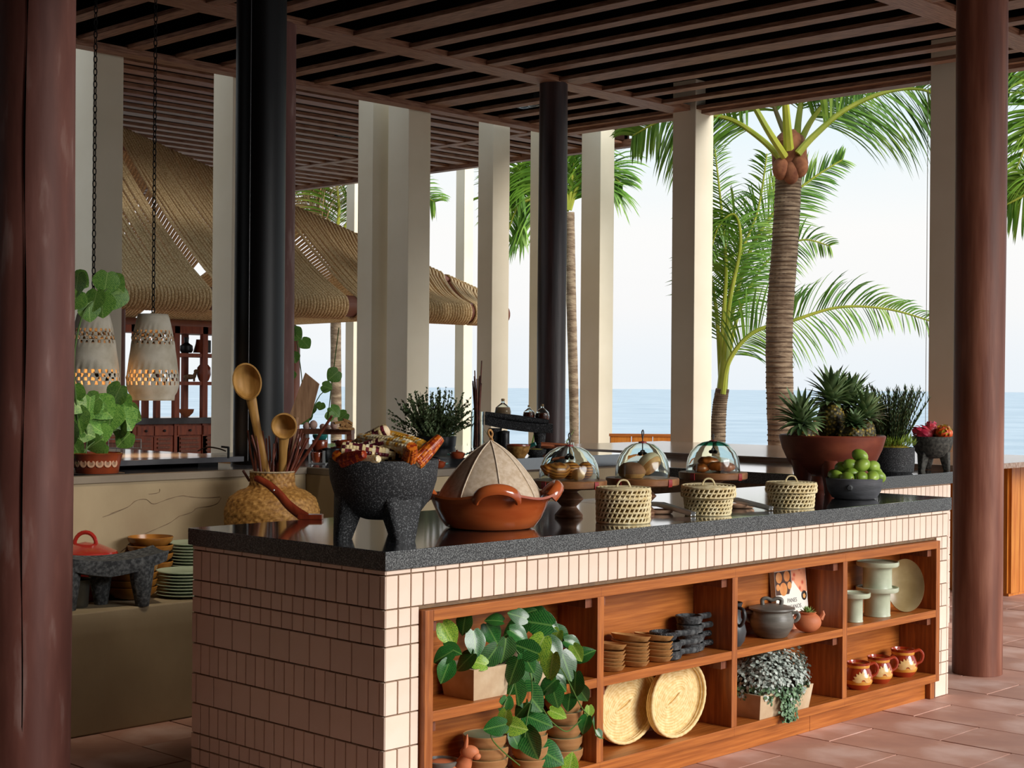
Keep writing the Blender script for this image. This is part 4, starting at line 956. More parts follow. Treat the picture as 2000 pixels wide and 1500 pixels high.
# cookbook
A0 = aY(1514, 1195, 3.555); w_b = aY(1574, 1188, 3.555).x-A0.x; zt = aY(1508, 1118, 3.555).z
bx = Vector((A0.x, 3.540, MID)); hb = zt-MID
t = thing('cookbook', 'white cookbook with bread photographs on its cover', 'book', bx); t.rotation_euler = (-.10, 0, .0)
MB().box(0, w_b, 0, .022, 0, hb).build('pages', 'pages', t, False)
cv = MB().box(-.001, w_b+.002, -.003, 0, 0, hb+.002).build('cover', 'paper', t, False)
def flat(x0, x1, z0, z1, mt, nm, dy=-.0035): MB().box(x0*w_b, x1*w_b, dy, -.0025, z0*hb, z1*hb).build(nm, mt, cv, False)
flat(0, .52, .60, .99, 'photo_dark', 'left_photo'); flat(.53, 1, .60, .99, 'photo_red', 'right_photo'); flat(0, 1, 0, .16, 'photo_red', 'lower_photo')
MB().add([(w_b*.42, -.0038, hb*.60), (w_b*.56, -.0038, hb*.82), (w_b*.80, -.0038, hb*.60)], [(0, 1, 2)]).build('white_wedge', 'paper', cv, False)
for (cx, cz, r) in ((.13, .89, .10), (.38, .90, .10), (.25, .69, .12), (.45, .74, .07), (.08, .73, .06)): MB().lathe([(0, .002), (r*w_b*.6, .0015), (r*w_b, 0)], 16).xf(Matrix.Translation((cx*w_b, -.0036, cz*hb)) @ Matrix.Rotation(pi/2, 4, 'X')).build('bread_picture', 'photo_bun', cv)
MB().lathe([(0, .0006), (.085*w_b, .0005), (.09*w_b, 0)], 20).xf(Matrix.Translation((.90*w_b, -.0032, .54*hb)) @ Matrix.Rotation(pi/2, 4, 'X')).build('round_emblem', 'ink_dark', cv)
MB().lathe([(0, .0006), (.04*w_b, .0005), (.05*w_b, 0)], 5).xf(Matrix.Translation((.90*w_b, -.0039, .53*hb)) @ Matrix.Rotation(pi/2, 4, 'X')).build('emblem_mark', 'photo_bun', cv)
def text(s_, size, x, z, par, mat, y=-.0034):
    c_ = bpy.data.curves.new('lettering', 'FONT'); c_.body = s_; c_.size = size; c_.align_x = 'CENTER'; c_.extrude = .0002; c_.materials.append(MATS[mat])
    tmp = bpy.data.objects.new('lettering', c_); COL.objects.link(tmp); bpy.context.view_layer.update()
    me = bpy.data.meshes.new_from_object(tmp.evaluated_get(bpy.context.evaluated_depsgraph_get())); bpy.data.objects.remove(tmp)
    o = bpy.data.objects.new('lettering', me); COL.objects.link(o); o.parent = par; o.location = (x, y, z); o.rotation_euler = (pi/2, 0, 0); return o
text('PANES', .024, w_b*.50, hb*.455, cv, 'ink'); text('MEXICANOS', .024, w_b*.48, hb*.345, cv, 'ink')
# --- bay 3 lower: silver foliage trough
P = S_(1503, 1410, BOT); P = Vector((P.x, max(P.y, YF+.005), BOT))
t = trough('dichondra_planter', 'bushy silver-grey small-leaved plant in a pale stone trough', P, .34, .14, .095)
rr = random.Random(9); mbs = [MB(), MB()]
for k in range(3600):
    while True:
        x, y, z = rr.uniform(-1, 1), rr.uniform(-1, 1), rr.uniform(-.45, 1)
        d2 = x*x+y*y+(z*z if z > 0 else z*z*3)
        if .45 < d2 < 1: break
    lump = 1+.10*sin(x*7+1)*sin(y*6)+.06*sin(x*15+z*9)
    c = Vector((.17+x*.215*lump, .06+y*.125*lump, .115+z*.150*lump))
    if c.y < -.03 and c.z < .06 and abs(c.x-.15) > .07: continue
    c.y = max(c.y, -.06)
    n = Vector((x+rr.uniform(-.6, .6), y+rr.uniform(-.6, .6), z+.4+rr.uniform(-.5, .5))).normalized(); a = n.orthogonal().normalized(); b_ = n.cross(a); s_ = rr.uniform(.0045, .0085)
    g = 1 if (z < .05 and rr.random() < .6) else 0
    mbs[g].add([c+(a*cos(q)+b_*sin(q))*s_ for q in (0, 1.1, 2.2, 3.3, 4.4, 5.4)], [(0, 1, 2, 3, 4, 5)])
for k in range(700):    # trailing tuft over the front
    f = rr.random(); c = Vector((.16+rr.gauss(0, .035*(1-f*.5)), -.02-.022*rr.random(), .10-.125*f))
    n = Vector((rr.uniform(-.6, .6), -1, rr.uniform(-.3, .7))).normalized(); a = n.orthogonal().normalized(); b_ = n.cross(a); s_ = rr.uniform(.004, .008)
    mbs[1].add([c+(a*cos(q)+b_*sin(q))*s_ for q in (0, 1.1, 2.2, 3.3, 4.4, 5.4)], [(0, 1, 2, 3, 4, 5)])
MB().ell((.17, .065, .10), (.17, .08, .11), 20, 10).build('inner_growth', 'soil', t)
mbs[0].build('silver_leaves', 'dichondra', t, False, kind='stuff'); mbs[1].build('green_leaves', 'dichondra_green', t, False, kind='stuff')
# --- bay 4 upper: sage stands and platter
def sstand(c, R, H, rd, lab):
    t = thing('sage_cake_stand', lab, 'cake stand', c)
    MB().lathe([(0, 0), (rd, 0), (rd+.002, .003), (rd, .01), (rd, H-.02), (rd+.004, H-.014), (rd+.004, H-.014)], 40).build('drum', 'sage', t)
    MB().lathe([(0, H-.014), (R*.95, H-.014), (R, H-.008), (R, H+.006), (R-.004, H+.007), (R-.006, H), (0, H-.003)], 44).build('plate', 'sage', t)
c1 = aYz(1668, 3.475, MID); c2 = aYz(1713, 3.497, MID)
sstand(c1, .068, .118, .036, 'low sage green cake stand by the divider'); sstand(c2, .092, .120, .056, 'sage green cake stand at the bottom of the pair')
sstand(c2+Vector((.0, 0, .1205)), .092, .110, .062, 'sage green cake stand stacked on top of another')
pt = thing('oval_platter', 'mottled sand-coloured oval platter leaning upright beside the sage stands', 'platter', Vector((6.16, 3.49, MID)))
mb = MB().lathe([(0, 0), (.55, 0), (.78, .010), (1, .022), (.99, .027), (.77, .016), (.5, .006), (0, .006)], 48); mb.v = [(x*.082, y*.118, z) for x, y, z in mb.v]
mb.xf(Matrix.Translation((0, 0, .118)) @ Matrix.Rotation(-.95, 4, 'Z') @ Matrix.Rotation(radians(78), 4, 'X')); mb.build('plate', 'platter', pt)
pt.location.z = MID - min(v[2] for v in mb.v)
# --- bay 4 lower: painted mugs
def mug(c, s_, lab, rot):
    t = thing('painted_mug', lab, 'mug', c, rot, 'painted clay mugs')
    prof = [(.036, 0), (.048, .012), (.056, .034), (.056, .052), (.048, .074), (.043, .084), (.044, .096), (.048, .106)]
    def rad(z):
        for (r0, z0), (r1, z1) in zip(prof, prof[1:]):
            if z0 <= z <= z1: return lerp(r0, r1, (z-z0)/(z1-z0))
        return prof[-1][0]
    sc = lambda L_: [(r*s_, z*s_) for r, z in L_]
    b = MB().lathe(sc([(0, 0)]+prof+[(.044, .107), (.038, .085), (.045, .05), (0, .012)]), 44).build('body', 'mug_red', t)
    for z0, z1 in ((.022, .038), (.086, .096)):
        MB().lathe(sc([(rad(z0)+.0004, z0), (rad((z0+z1)/2)+.0012, (z0+z1)/2), (rad(z1)+.0004, z1)]), 44).build('yellow_band', 'mug_yellow', b)
    for k in range(9):
        a = -pi/2+(k-4)*.16; ph = (k-4)*.36
        mb = MB()
        def P(i, j):
            u_ = (i/6-.5); v_ = j/6; w = .0076*sin(pi*min(1, .12+v_*.88))*u_*2; rr_ = .008+.036*v_
            lx = rr_*sin(ph)+w*cos(ph); lz = .036+rr_*cos(ph)*.95-w*sin(ph); an_ = -pi/2+lx/.055
            r_ = rad(max(.02, min(.1, lz)))+.0016
            return (r_*s_*cos(an_), r_*s_*sin(an_), lz*s_)
        mb.grid(P, 7, 7).build('petal', 'mug_petal', b)
    MB().tube(crom([(.044*s_, 0, .094*s_), (.066*s_, 0, .100*s_), (.080*s_, 0, .082*s_), (.074*s_, 0, .058*s_), (.054*s_, 0, .046*s_)], 5), .0065*s_, 9).build('handle', 'mug_red', t)
mug(aYz(1676, 3.475, BOT), .99*1.08, 'painted red clay mug half hidden by the divider', RZ+.15); mug(aYz(1716, 3.485, BOT), .99*1.08, 'painted red clay mug in the middle of three', RZ+.2); mug(aYz(1763, 3.49, BOT), 1.14, 'largest painted red clay mug at the end of the row', RZ+.1)
# ================================================================ CONCRETE KITCHEN COUNTER
M('counter_grey', '3E3E42', '56565A', 5, .12, .05, 30); M('steelgrey', '5A5C60', '6E7074', 4, .3)
cc1 = thing('concrete_counter', 'pale polished concrete counter with a low ledge and fine cracks', 'counter', (0, 0, 0))
MB().cbox(-1.15, 4.74, 5.40, 5.962, 0, .485, .006).build('ledge_block', 'concrete', cc1, False)
MB().box(-1.15, 4.742, 5.962, 7.6, 0, .955).build('upper_wall', 'concrete', cc1, False)
MB().cbox(-1.15, 4.742, 5.952, 6.02, .95, .982, .003).build('lip', 'concrete_dark', cc1, False)
MB().box(-1.15, 4.742, 6.0, 7.6, .95, .976).build('sunk_top', 'counter_grey', cc1, False)
MB().cbox(-1.15, 4.62, 6.30, 7.50, 1.000, 1.026, .002).build('raised_slab', 'counter_grey', cc1, False)
for x_ in (3.2, 4.45): MB().box(x_, x_+.12, 6.45, 7.3, .97, 1.0).build('slab_support', 'blacksteel', cc1, False)
for pp in ([(215, 1003), (250, 990), (265, 978), (285, 975), (300, 984), (330, 974), (355, 968), (370, 970), (400, 972), (430, 970)], [(350, 1008), (375, 1000), (385, 992), (410, 988), (425, 982), (432, 972)], [(200, 1010), (228, 1000), (250, 990)], [(290, 965), (310, 962), (312, 955)], [(235, 1078), (270, 1050), (300, 1035), (330, 1022), (350, 1008)]):
    MB().tube(crom([aY(x, y, 5.9605) for x, y in pp], 4), [.0006+.0009*abs(sin(i*.7)) for i in range(4*(len(pp)-1)+1)], 5).build('crack', 'grout', cc1)
cc2 = thing('corner_counter', 'concrete corner counter with a black stone slab crowded with spices', 'counter', (0, 0, 0))
MB().box(4.744, 6.62, 5.46, 7.6, 0, .95).build('body', 'concrete', cc2, False)
MB().cbox(4.744, 6.62, 5.45, 5.52, .945, .98, .003).cbox(4.744, 4.80, 5.45, 7.6, .945, .98, .003).build('lip', 'concrete_dark', cc2, False)
MB().box(4.79, 6.61, 5.51, 7.6, .945, .976).build('top', 'counter_grey', cc2, False)
MB().cbox(5.52, 6.64, 5.43, 7.5, .955, 1.018, .003).build('black_slab', 'granite_top', cc2, False)
CT, CS = .978, 1.0185
# black steel flue
p = aZ(505, 907, .978); p = aY(505, 800, 6.45)
fl = thing('steel_flue', 'tall glossy black steel flue standing on the concrete counter', 'flue', (p.x, p.y, .976))
MB().lathe([(.140, 0), (.140, .02), (.1285, .022), (.1285, 2.85)], 48).build('pipe', 'blacksteel', fl)
sa = YAW+pi-.25
MB().tube([(.1285*cos(sa), .1285*sin(sa), .02), (.1285*cos(sa), .1285*sin(sa), 2.85)], .002, 6).build('seam_or_highlight', 'steelgrey', fl)  # on the pipe: paler line drawn in as its vertical highlight
# ---------------- pendant lamps
M('lampclay', 'BDB29C', 'DDD5C4', 9, .85, .4, 30, c3='CFC6B2'); M('chain', '0C0B0A', None, rough=.5, metal=.6)
M('bulb', 'FFE0B0', emit='FFB060', estr=22)
def lamp(x, Y, lab):
    c = aY(x, 782, Y); zb = c.z; s_ = .130/51
    t = thing('clay_pendant_lamp', lab, 'lamp', c, 0, 'pierced clay pendant lamps')
    prof = [(42, 0), (42.5, 4), (43, 10), (47, 16), (50, 26), (51, 30), (51, 37.5), (50.6, 45), (50, 52.5), (49, 60), (46.5, 80), (43.5, 100), (42.6, 110), (41.4, 117), (40, 124), (38.6, 131), (37.2, 138), (34, 152), (31, 164), (28.5, 170)]
    n = 23; holes = {5, 6, 7, 8, 12, 13, 14, 15}
    mb = MB(); K = len(prof)
    for r, z in prof:
        for i in range(2*n): a = 2*pi*i/(2*n); mb.v.append((r*s_*cos(a), r*s_*sin(a), z*s_))
    for j in range(K-1):
        for i in range(2*n):
            if j in holes and (i + j) % 2 == 0: continue
            mb.f.append((j*2*n+i, j*2*n+(i+1) % (2*n), (j+1)*2*n+(i+1) % (2*n), (j+1)*2*n+i))
    o = mb.build('shade', 'lampclay', t); md = o.modifiers.new('thick', 'SOLIDIFY'); md.thickness = .006; md.offset = -1
    MB().lathe([(28.5*s_, 168*s_), (10*s_, 170*s_), (0, 171*s_)], 32).build('cap', 'lampclay', t)
    zt_ = 171*s_; mb = MB(); k = 0; z = zt_-.002; top_ = ZC-c.z
    while z < top_-.01:
        pts = [Vector((.0085*cos(q*pi/5), 0, .0185*sin(q*pi/5))) for q in range(10)]
        if k % 2: pts = [Vector((0, v.x, v.z)) for v in pts]
        o_ = len(mb.v)
        for i in range(10):
            T_ = (pts[(i+1) % 10]-pts[i-1]).normalized(); N_ = Vector((0, 1, 0)) if k % 2 == 0 else Vector((1, 0, 0)); B_ = T_.cross(N_)
            for q in range(5): mb.v.append(tuple(pts[i]+Vector((0, 0, z+.0185))+(N_*cos(q*1.2566)+B_*sin(q*1.2566))*.0028))
        for i in range(10):
            for q in range(5): mb.f.append((o_+i*5+q, o_+i*5+(q+1) % 5, o_+((i+1) % 10)*5+(q+1) % 5, o_+((i+1) % 10)*5+q))
        z += .0305; k += 1
    mb.build('chain', 'chain', t)
    MB().lathe([(.028, top_-.02), (.03, top_), (0, top_)], 16).build('ceiling_hook', 'chain', t)
    MB().lathe([(0, .02), (.022, .024), (.034, .04), (.026, .062), (.014, .075), (0, .075)], 20).build('bulb', 'bulb', t)
    li = bpy.data.lights.new('lamp_light', 'SPOT'); li.energy = 40; li.color = (1, .55, .22); li.shadow_soft_size = .03; li.spot_size = radians(110); li.spot_blend = .6
    lo_ = bpy.data.objects.new('lamp_light', li); COL.objects.link(lo_); lo_.parent = t; lo_.location = (0, 0, .015)
lamp(181, 6.72, 'pierced clay pendant lamp beside the weathered post'); lamp(298, 6.66, 'pierced clay pendant lamp nearest the black flue')
# ---------------- things on the ledge
LZ = .485
M('plate_green', '8E9A80', 'A6B296', 9, .3, jit=.05); M('brownglaze', '7A4A1C', 'A06A2C', 9, .25, .1, c3='8A5824'); M('blueglaze', '2E3A48', '4A4A40', 8, .25); M('redenamel', 'A02A22', None, rough=.2, coat=.5); M('tin', '4E4E4A', '66645C', 6, .4, metal=.7)
def ledge(x, Y): 
    p = aY(x, 1150, Y); return Vector((p.x, Y, LZ))
mt = ledge(205, 5.50)
t = thing('stone_metate', 'grey pitted three-legged grinding stone on the concrete ledge', 'grinding stone', mt, RZ*.6)
def MP(i, j):
    u_ = i/18-.5; v_ = j/8-.5; return (u_*.46, v_*.22, .185+.055*(2*u_)**2*.6+.010*(abs(v_)*2)**2)
mb = MB().grid(MP, 19, 9)
nb = len(mb.v); mb.v += [(x*.97, y*.9, z-.045-.02*(1-abs(x)/.23)) for x, y, z in mb.v[:nb]]; mb.f += [tuple(i+nb for i in reversed(f)) for f in mb.f[:]]
edge = [i for i in range(19)]+[19*j+18 for j in range(1, 9)]+[19*8+i for i in range(17, -1, -1)]+[19*j for j in range(7, 0, -1)]
for a, b_ in zip(edge, edge[1:]+edge[:1]): mb.f.append((a, b_, b_+nb, a+nb))
mb.build('grinding_slab', 'basalt_grey', t)
for lx, ly in ((.135, -.05), (-.16, -.05), (.0, .07)):
    MB().tube([(lx, ly, .175), (lx, ly, .10), (lx+.004, ly, .0)], [(.062, .05), (.05, .042), (.028, .026)], 12).build('leg', 'basalt_grey', t)
t.rotation_euler = (0, 0, RZ*.35); 
def plates(x, Y, z0, n, R, mat, labs, grp, dz=.0135, name='green_plate'):
    me = MB().lathe([(0, 0), (R*.55, 0), (R*.75, .004), (R, .014), (R*.99, .017), (R*.74, .008), (0, .006)], 44, sq=lambda t_, r, z: 1+.008*sin(3*t_)).mesh(name, mat); c0 = ledge(x, Y)
    for k in range(n):
        o = bpy.data.objects.new(name, me); COL.objects.link(o); o.location = c0+Vector((rnd.uniform(-.004, .004), rnd.uniform(-.004, .004), z0-LZ+dz*k)); o.rotation_euler = (0, 0, rnd.uniform(0, 6))
        tag(o, labs+(', topmost' if k == n-1 else ', stacked below'), 'plate', grp)
plates(362, 5.535, LZ+.001, 8, .122, 'plate_green', 'pale green plate of the short stack at the ledge edge', 'short stack of green plates')
plates(378, 5.815, LZ+.001, 14, .118, 'plate_green', 'pale green plate of the tall stack behind', 'tall stack of green plates')
def bowls(x, Y, n, R, h, dz, mat, labs, grp, inmat=None, z0=LZ):
    me = MB().lathe([(0, 0), (R*.5, 0), (R*.72, .008), (R*.95, h*.6), (R, h), (R*.975, h+.003), (R*.92, h*.6), (R*.6, .016), (0, .012)], 44).mesh('glazed_bowl', mat); c0 = ledge(x, Y); c0.z = z0
    for k in range(n):
        o = bpy.data.objects.new('glazed_bowl', me); COL.objects.link(o); o.location = c0+Vector((0, 0, dz*k+.001)); tag(o, labs+(', topmost' if k == n-1 else ', stacked below'), 'bowl', grp)
bowls(258, 5.62, 5, .105, .05, .030, 'brownglaze', 'amber-brown glazed bowl stacked behind the grinding stone', 'amber-brown bowls')
bowls(293, 5.850, 6, .100, .045, .036, 'brownglaze', 'dark brown rimmed dish of the tall stack behind the green plates', 'dark brown dishes')
p = ledge(166, 5.78)
t = thing('red_pot', 'red enamel lidded pot behind the grinding stone', 'pot', p)
MB().lathe([(0, 0), (.12, 0), (.13, .02), (.13, .17), (.135, .18), (0, .18)], 36).build('body', 'redenamel', t)
ld = MB().lathe([(.136, .18), (.13, .195), (.06, .225), (0, .235)], 36).build('lid', 'redenamel', t); MB().tube([Vector((.045*cos(pi*i/10), 0, .225+.05*sin(pi*i/10))) for i in range(11)], .009, 8).xf(Matrix.Rotation(RZ, 4, 'Z')).build('lid_handle', 'redenamel', ld)
t = thing('metal_tub', 'small grey metal tub beside the grinding stone leg', 'tub', ledge(150, 5.56)); MB().lathe([(0, 0), (.042, 0), (.046, .01), (.052, .11), (.055, .114), (.050, .114), (.045, .02), (0, .015)], 28).build('shell', 'tin', t)
MB().lathe([(.0545, .108), (.0565, .112), (.0545, .116), (.0525, .112)], 28, closed=True).build('rolled_rim', 'tin', t)
# ---------------- woven vase with spoons
M('rattan', '7E5420', 'B88A4A', 60, .6, .3, 60, c3='9A6E34'); M('rattan_grey', '8A7658', 'C0AE90', 60, .6)
M('spoonwood', '9A6E32', 'C89A5A', 5, .55, .1, 30, stretch=(5, 5, 1), c3='B08444'); M('paddlewood', '7E5E44', 'A07E60', 8, .7, .2, 30, stretch=(9, 9, 1)); M('twig', '4A1E12', '7A3A24', 20, .6, .2); M('redwood', '6A2414', '8E3A20', 6, .3, .1, 20, stretch=(8, 1, 1), coat=.4)
vc = aY(532, 930, 5.67); VB = Vector((vc.x, 5.67, LZ))
t = thing('woven_vase', 'bulbous woven rattan vase holding wooden spoons and twigs', 'vase', VB)
vprof = [(.12, 0), (.15, .03), (.19, .14), (.212, .26), (.214, .33), (.195, .385), (.150, .418), (.112, .430), (.100, .445), (.099, .500)]
def vr(z):
    for (r0, z0), (r1, z1) in zip(vprof, vprof[1:]):
        if z0 <= z <= z1+1e-6: return lerp(r0, r1, (z-z0)/(z1-z0))
    return vprof[-1][0]
nz_ = 66; na = 96
def VP_(i, j):
    s0 = j/(nz_-1); z = .5*s0; r = vr(z); b_ = .0045*(1 if ((i//2) + (j//2)) % 2 else -1)*(.4+.6*((i % 2)))
    a = 2*pi*i/na; return ((r+b_)*cos(a), (r+b_)*sin(a), z)
MB().grid(VP_, na, nz_, True).build('woven_body', 'rattan', t, ang=80)
MB().lathe([(.099, .5), (.104, .503), (.104, .508), (.095, .508), (.092, .495)], 48, closed=True).build('rim', 'rattan_grey', t)
MB().lathe([(.093, .5), (.090, .40), (0, .40)], 32).build('dark_inside', 'soil', t)
hd_ = -_r*.10-_f*.02
MB().tube([Vector((hd_.x, hd_.y, .47))+(_r*(-.012)+_f*.0)*0+_r*(.032*cos(pi*i/10+pi/2)*1.0)+Vector((0, 0, .05*sin(pi*i/10)-.01)) for i in range(11)], .006, 8).build('loop_handle', 'twig', t)
def w3(x, y, F): return aF(x, y, F)
VF = (VB-CAMO).dot(FW)
def spoon(hx, hy, rw, rh, ex, ey, F, lab, tilt=0):
    hc = w3(hx, hy, F); e = w3(ex, ey, VF); k = F/FPX; a, b_ = rw*k, rh*k
    t = thing('wooden_spoon', lab, 'spoon', e)
    ax = (hc-e).normalized(); sd = ax.cross(FW).normalized(); nr = sd.cross(ax).normalized()
    if nr.dot(FW) > 0: nr = -nr
    o = hc-e
    def P(i, j):
        q = 2*pi*i/28; rr_ = [1.0, 1.02, .93, .8, .55, .25, .0][j]; zz = [0, .006, .008, -.012, -.026, -.032, -.034][j]
        return o+sd*(a*rr_*cos(q))+ax*(b_*rr_*sin(q))+nr*zz
    mb = MB().grid(P, 28, 7, True)
    def P2(i, j):
        q = 2*pi*i/28; rr_ = [1.0, .97, .75, .4, 0][j]; zz = [0, -.014, -.034, -.046, -.048][j]
        return o+sd*(a*rr_*cos(q))+ax*(b_*rr_*sin(q))+nr*zz
    mb.grid(P2, 28, 5, True); mb.build('bowl', 'spoonwood', t)
    q0 = o-ax*(b_*.93)
    MB().tube([q0+nr*(-.01), q0*.7, q0*.35, Vector((0, 0, 0)), -ax*.12], [(.024, .012), (.019, .010), (.018, .010), (.018, .010), (.018, .010)], 10, flat=sd).build('handle', 'spoonwood', t)
spoon(483, 745, 28, 36, 522, 935, VF-.02, 'tall wooden spoon with a deep oval bowl in front of the black flue'); spoon(555, 832, 25, 26, 551, 935, VF-.06, 'shorter wooden ladle with a round bowl')
e = w3(560, 930, VF+.03); t = thing('wooden_paddle', 'flat brown wooden paddle with a slanted end', 'paddle', e)
cr_ = [(596, 728), (623, 750), (606, 815), (582, 832), (565, 812)]
mb = MB(); f_ = [w3(x, y, VF+.05)-e for x, y in cr_]; mb.v = [tuple(v) for v in f_]+[tuple(v+FW*.022) for v in f_]; n = 5; mb.f = [tuple(range(n)), tuple(range(2*n-1, n-1, -1))]+[(i, (i+1) % n, n+(i+1) % n, n+i) for i in range(n)]
mb.build('blade', 'paddlewood', t, False); MB().tube([w3(580, 815, VF+.06)-e, w3(570, 870, VF+.05)-e, Vector((0, 0, 0)), w3(556, 960, VF+.02)-e], .014, 10).build('handle', 'paddlewood', t)
tb = thing('twig_bundle', 'sheaf of reddish brown twigs fanned in the woven vase', 'twigs', VB+Vector((0, 0, .48)))
rr = random.Random(3)
for k in range(30):
    f = k/29; bx_ = lerp(505, 568, f)+rr.uniform(-5, 5); tx_ = lerp(483, 608, f)+rr.uniform(-10, 10); ty_ = rr.uniform(828, 862)+(18 if .35 < f < .6 else 0); F_ = VF+rr.uniform(-.03, .06)
    a = w3(bx_, 938, F_)-tb.location; b_ = w3(tx_, ty_, F_+rr.uniform(-.02, .02))-tb.location; m_ = (a+b_)/2+RT*rr.uniform(-.008, .008)
    MB().tube([a, m_, b_], [.006, .0055, .004], 6).build('twig', 'twig', tb)
a = w3(572, 925, VF); t = thing('long_stick', 'long straight dark stick slanting out of the woven vase', 'stick', a); MB().tube([Vector((0, 0, 0)), w3(612, 868, VF-.02)-a, w3(648, 813, VF-.04)-a], [.008, .0075, .006], 8).build('rod', 'twig', t); MB().lathe([(0, 0), (.0062, 0), (.0062, .004), (0, .005)], 8).xf(Matrix.Translation(w3(648, 813, VF-.04)-a)).build('cut_tip', 'paddlewood', t)
# wooden press arm on the island edge
b0 = aZ(598, 1014, ZT); t = thing('wooden_press', 'glossy red wooden press with a curved lever at the back of the worktop', 'press', b0)
pp = [(598, 1012, 0), (580, 1000, .0), (562, 985, 0), (545, 965, 0), (525, 947, 0), (507, 937, 0), (500, 935, 0)]
Fb = (b0-CAMO).dot(FW)
pts = [w3(x, y, Fb+.02*i/3)-b0 for i, (x, y, _) in enumerate(pp)]; pts[0].z = .004
MB().tube(crom(pts, 4), [(.020-.008*(i/24), .012) for i in range(25)], 12, flat=(0, 0, 1)).build('lever', 'redwood', t)
MB().cbox(-.03, .06, -.02, .03, 0, .018, .003).xf(Matrix.Rotation(RZ, 4, 'Z')).build('foot', 'redwood', t, False)
q = w3(536, 957, Fb+.005)-b0; MB().ell(tuple(q-FW*.012), (.004, .004, .004), 8, 6).build('rivet', 'steel', t)
# ================================================================ THINGS ON THE CORNER COUNTER
M('cazuela', '6A2814', '9A4424', 6, .25, .05, 20, coat=.5); M('darkpot', '141416', '222226', 6, .4); M('leafgreen', '3E7A2A', '7AA84A', 14, .4, jit=.25); midrib('leafgreen', 'A8C878', .04)
M('thyme', '4A6238', '86986A', 40, .6); M('liquid_brown', '4A1C10', '7A3A20', 8, .2); M('powder', '9A7A5C', 'B0906E', 10, .7); M('cork', 'B89468', None, rough=.9)
M('clearglass', 'F0F6F4', rough=.02, trans=1, ior=1.2); M('turquoise', '2E8A7A', '1E5A5A', 8, .3); M('pinkstone', 'C8A090', 'D8B4A4', 6, .7); M('spice', '7A7A3A', '9A8A3A', 40, .9); M('wirewhite', 'D8D8D4', None, rough=.4)
def on(x, y, z): return aZ(x, y, z)
def cazuela(p, R, H, lab, lid=False, mat='cazuela', grp=None, handles=True):
    t = thing('clay_cazuela', lab, 'dish', p, RZ, grp)
    MB().lathe([(0, 0), (R*.6, 0), (R*.8, H*.2), (R*.97, H*.7), (R, H), (R*.95, H+.003), (R*.9, H*.7), (R*.6, H*.2), (0, H*.16)], 32).build('bowl', mat, t)
    if handles:
        for s_ in (-1, 1): MB().tube(crom([(s_*R*.95, -.02, H*.8), (s_*R*1.2, -.012, H*.85), (s_*R*1.2, .012, H*.85), (s_*R*.95, .02, H*.8)], 4), R*.08, 7).build('handle', 'turquoise' if lid else mat, t)
    if lid: MB().lathe([(R*.98, H), (R*.7, H+R*.18), (R*.2, H+R*.26), (R*.16, H+R*.42), (0, H+R*.46)], 28).build('lid', mat, t)
    return t
# stacked pots left of the corn
p = on(672, 903, CT); 
for k, (R, H, z) in enumerate(((.062, .05, 0), (.056, .04, .042), (.052, .04, .075))): cazuela(p+Vector((0, 0, z)), R, H, ['glazed brown clay bowl at the bottom of the small pile', 'glazed brown clay bowl in the middle of the small pile', 'glazed brown clay bowl on top of the small pile'][k], grp='pile of brown clay bowls')
p = on(651, 904, CT); cazuela(p, .05, .075, 'dark glazed clay pot beside the pile of brown bowls', mat='darkpot')
p = on(619, 905, CT)
t = thing('bowl_rack', 'small steel rack holding a clay cup', 'rack', p, RZ)
for sx in (-1, 1): MB().box(sx*.036-.004, sx*.036+.004, -.03, .03, 0, .065).build('side', 'steel', t, False)
MB().box(-.04, .04, -.03, .03, 0, .004).build('base', 'steel', t, False)
cazuela(p+Vector((0, 0, .005)), .030, .05, 'small brown clay cup held in the steel rack', handles=False)
cazuela(p+_f*.12+Vector((0, 0, .0)), .042, .115, 'tall brown clay pot behind the steel rack', handles=False)
cazuela(p+_f*.12+Vector((0, 0, .116)), .040, .028, 'brown clay bowl with a green rim atop the tall pot', mat='turquoise', handles=False)
# raised tray with pink stones
p = on(640, 850, 1.20); t = thing('raised_tray', 'dark wooden board on legs covered with pink stones and pods', 'tray', Vector((p.x, p.y, CT)), RZ)
t.location = aY(640, 850, 7.1); t.location.z = CT; zt_ = aY(640, 838, 7.1).z-CT
MB().box(-.17, .15, -.10, .10, zt_-.028, zt_).build('board', 'teak_dark', t, False)
for sx in (-.15, .12): MB().box(sx, sx+.03, -.08, .08, 0, zt_-.028).build('leg', 'teak_dark', t, False)
for i, (dx, dz) in enumerate(((-.085, .03), (-.125, .02), (.035, .028), (-.03, .016), (.0, .014))):
    o = solo(MB().ell((0, 0, 0), (.026-.003*i, .022, .028-.003*i), 14, 8), 'pink_stone', 'pinkstone', ['rounded pink stone on the raised tray, largest', 'pale pink stone at the tray end', 'upright pink stone beside the bare vine', 'flat pink stone in the tray middle', 'small pink stone in the tray middle'][i], 'stone', t.location+_r*dx+Vector((0, 0, zt_+dz*.8)))
mb = MB(); rr = random.Random(2)
gr = aY(675, 830, 6.9)
for k in range(7): mb.tube([Vector((rr.uniform(-.06, .06), rr.uniform(-.02, .02), k*.007)), Vector((rr.uniform(-.07, .07), rr.uniform(-.02, .02), .01+k*.008)), Vector((rr.uniform(-.09, .09), 0, .004+k*.007))], .008, 6)
solo(mb, 'ginger_root', 'jute', 'knobbly tan root lying on the raised tray', 'root', Vector((gr.x, gr.y, CT+zt_+.002)), smooth=True)
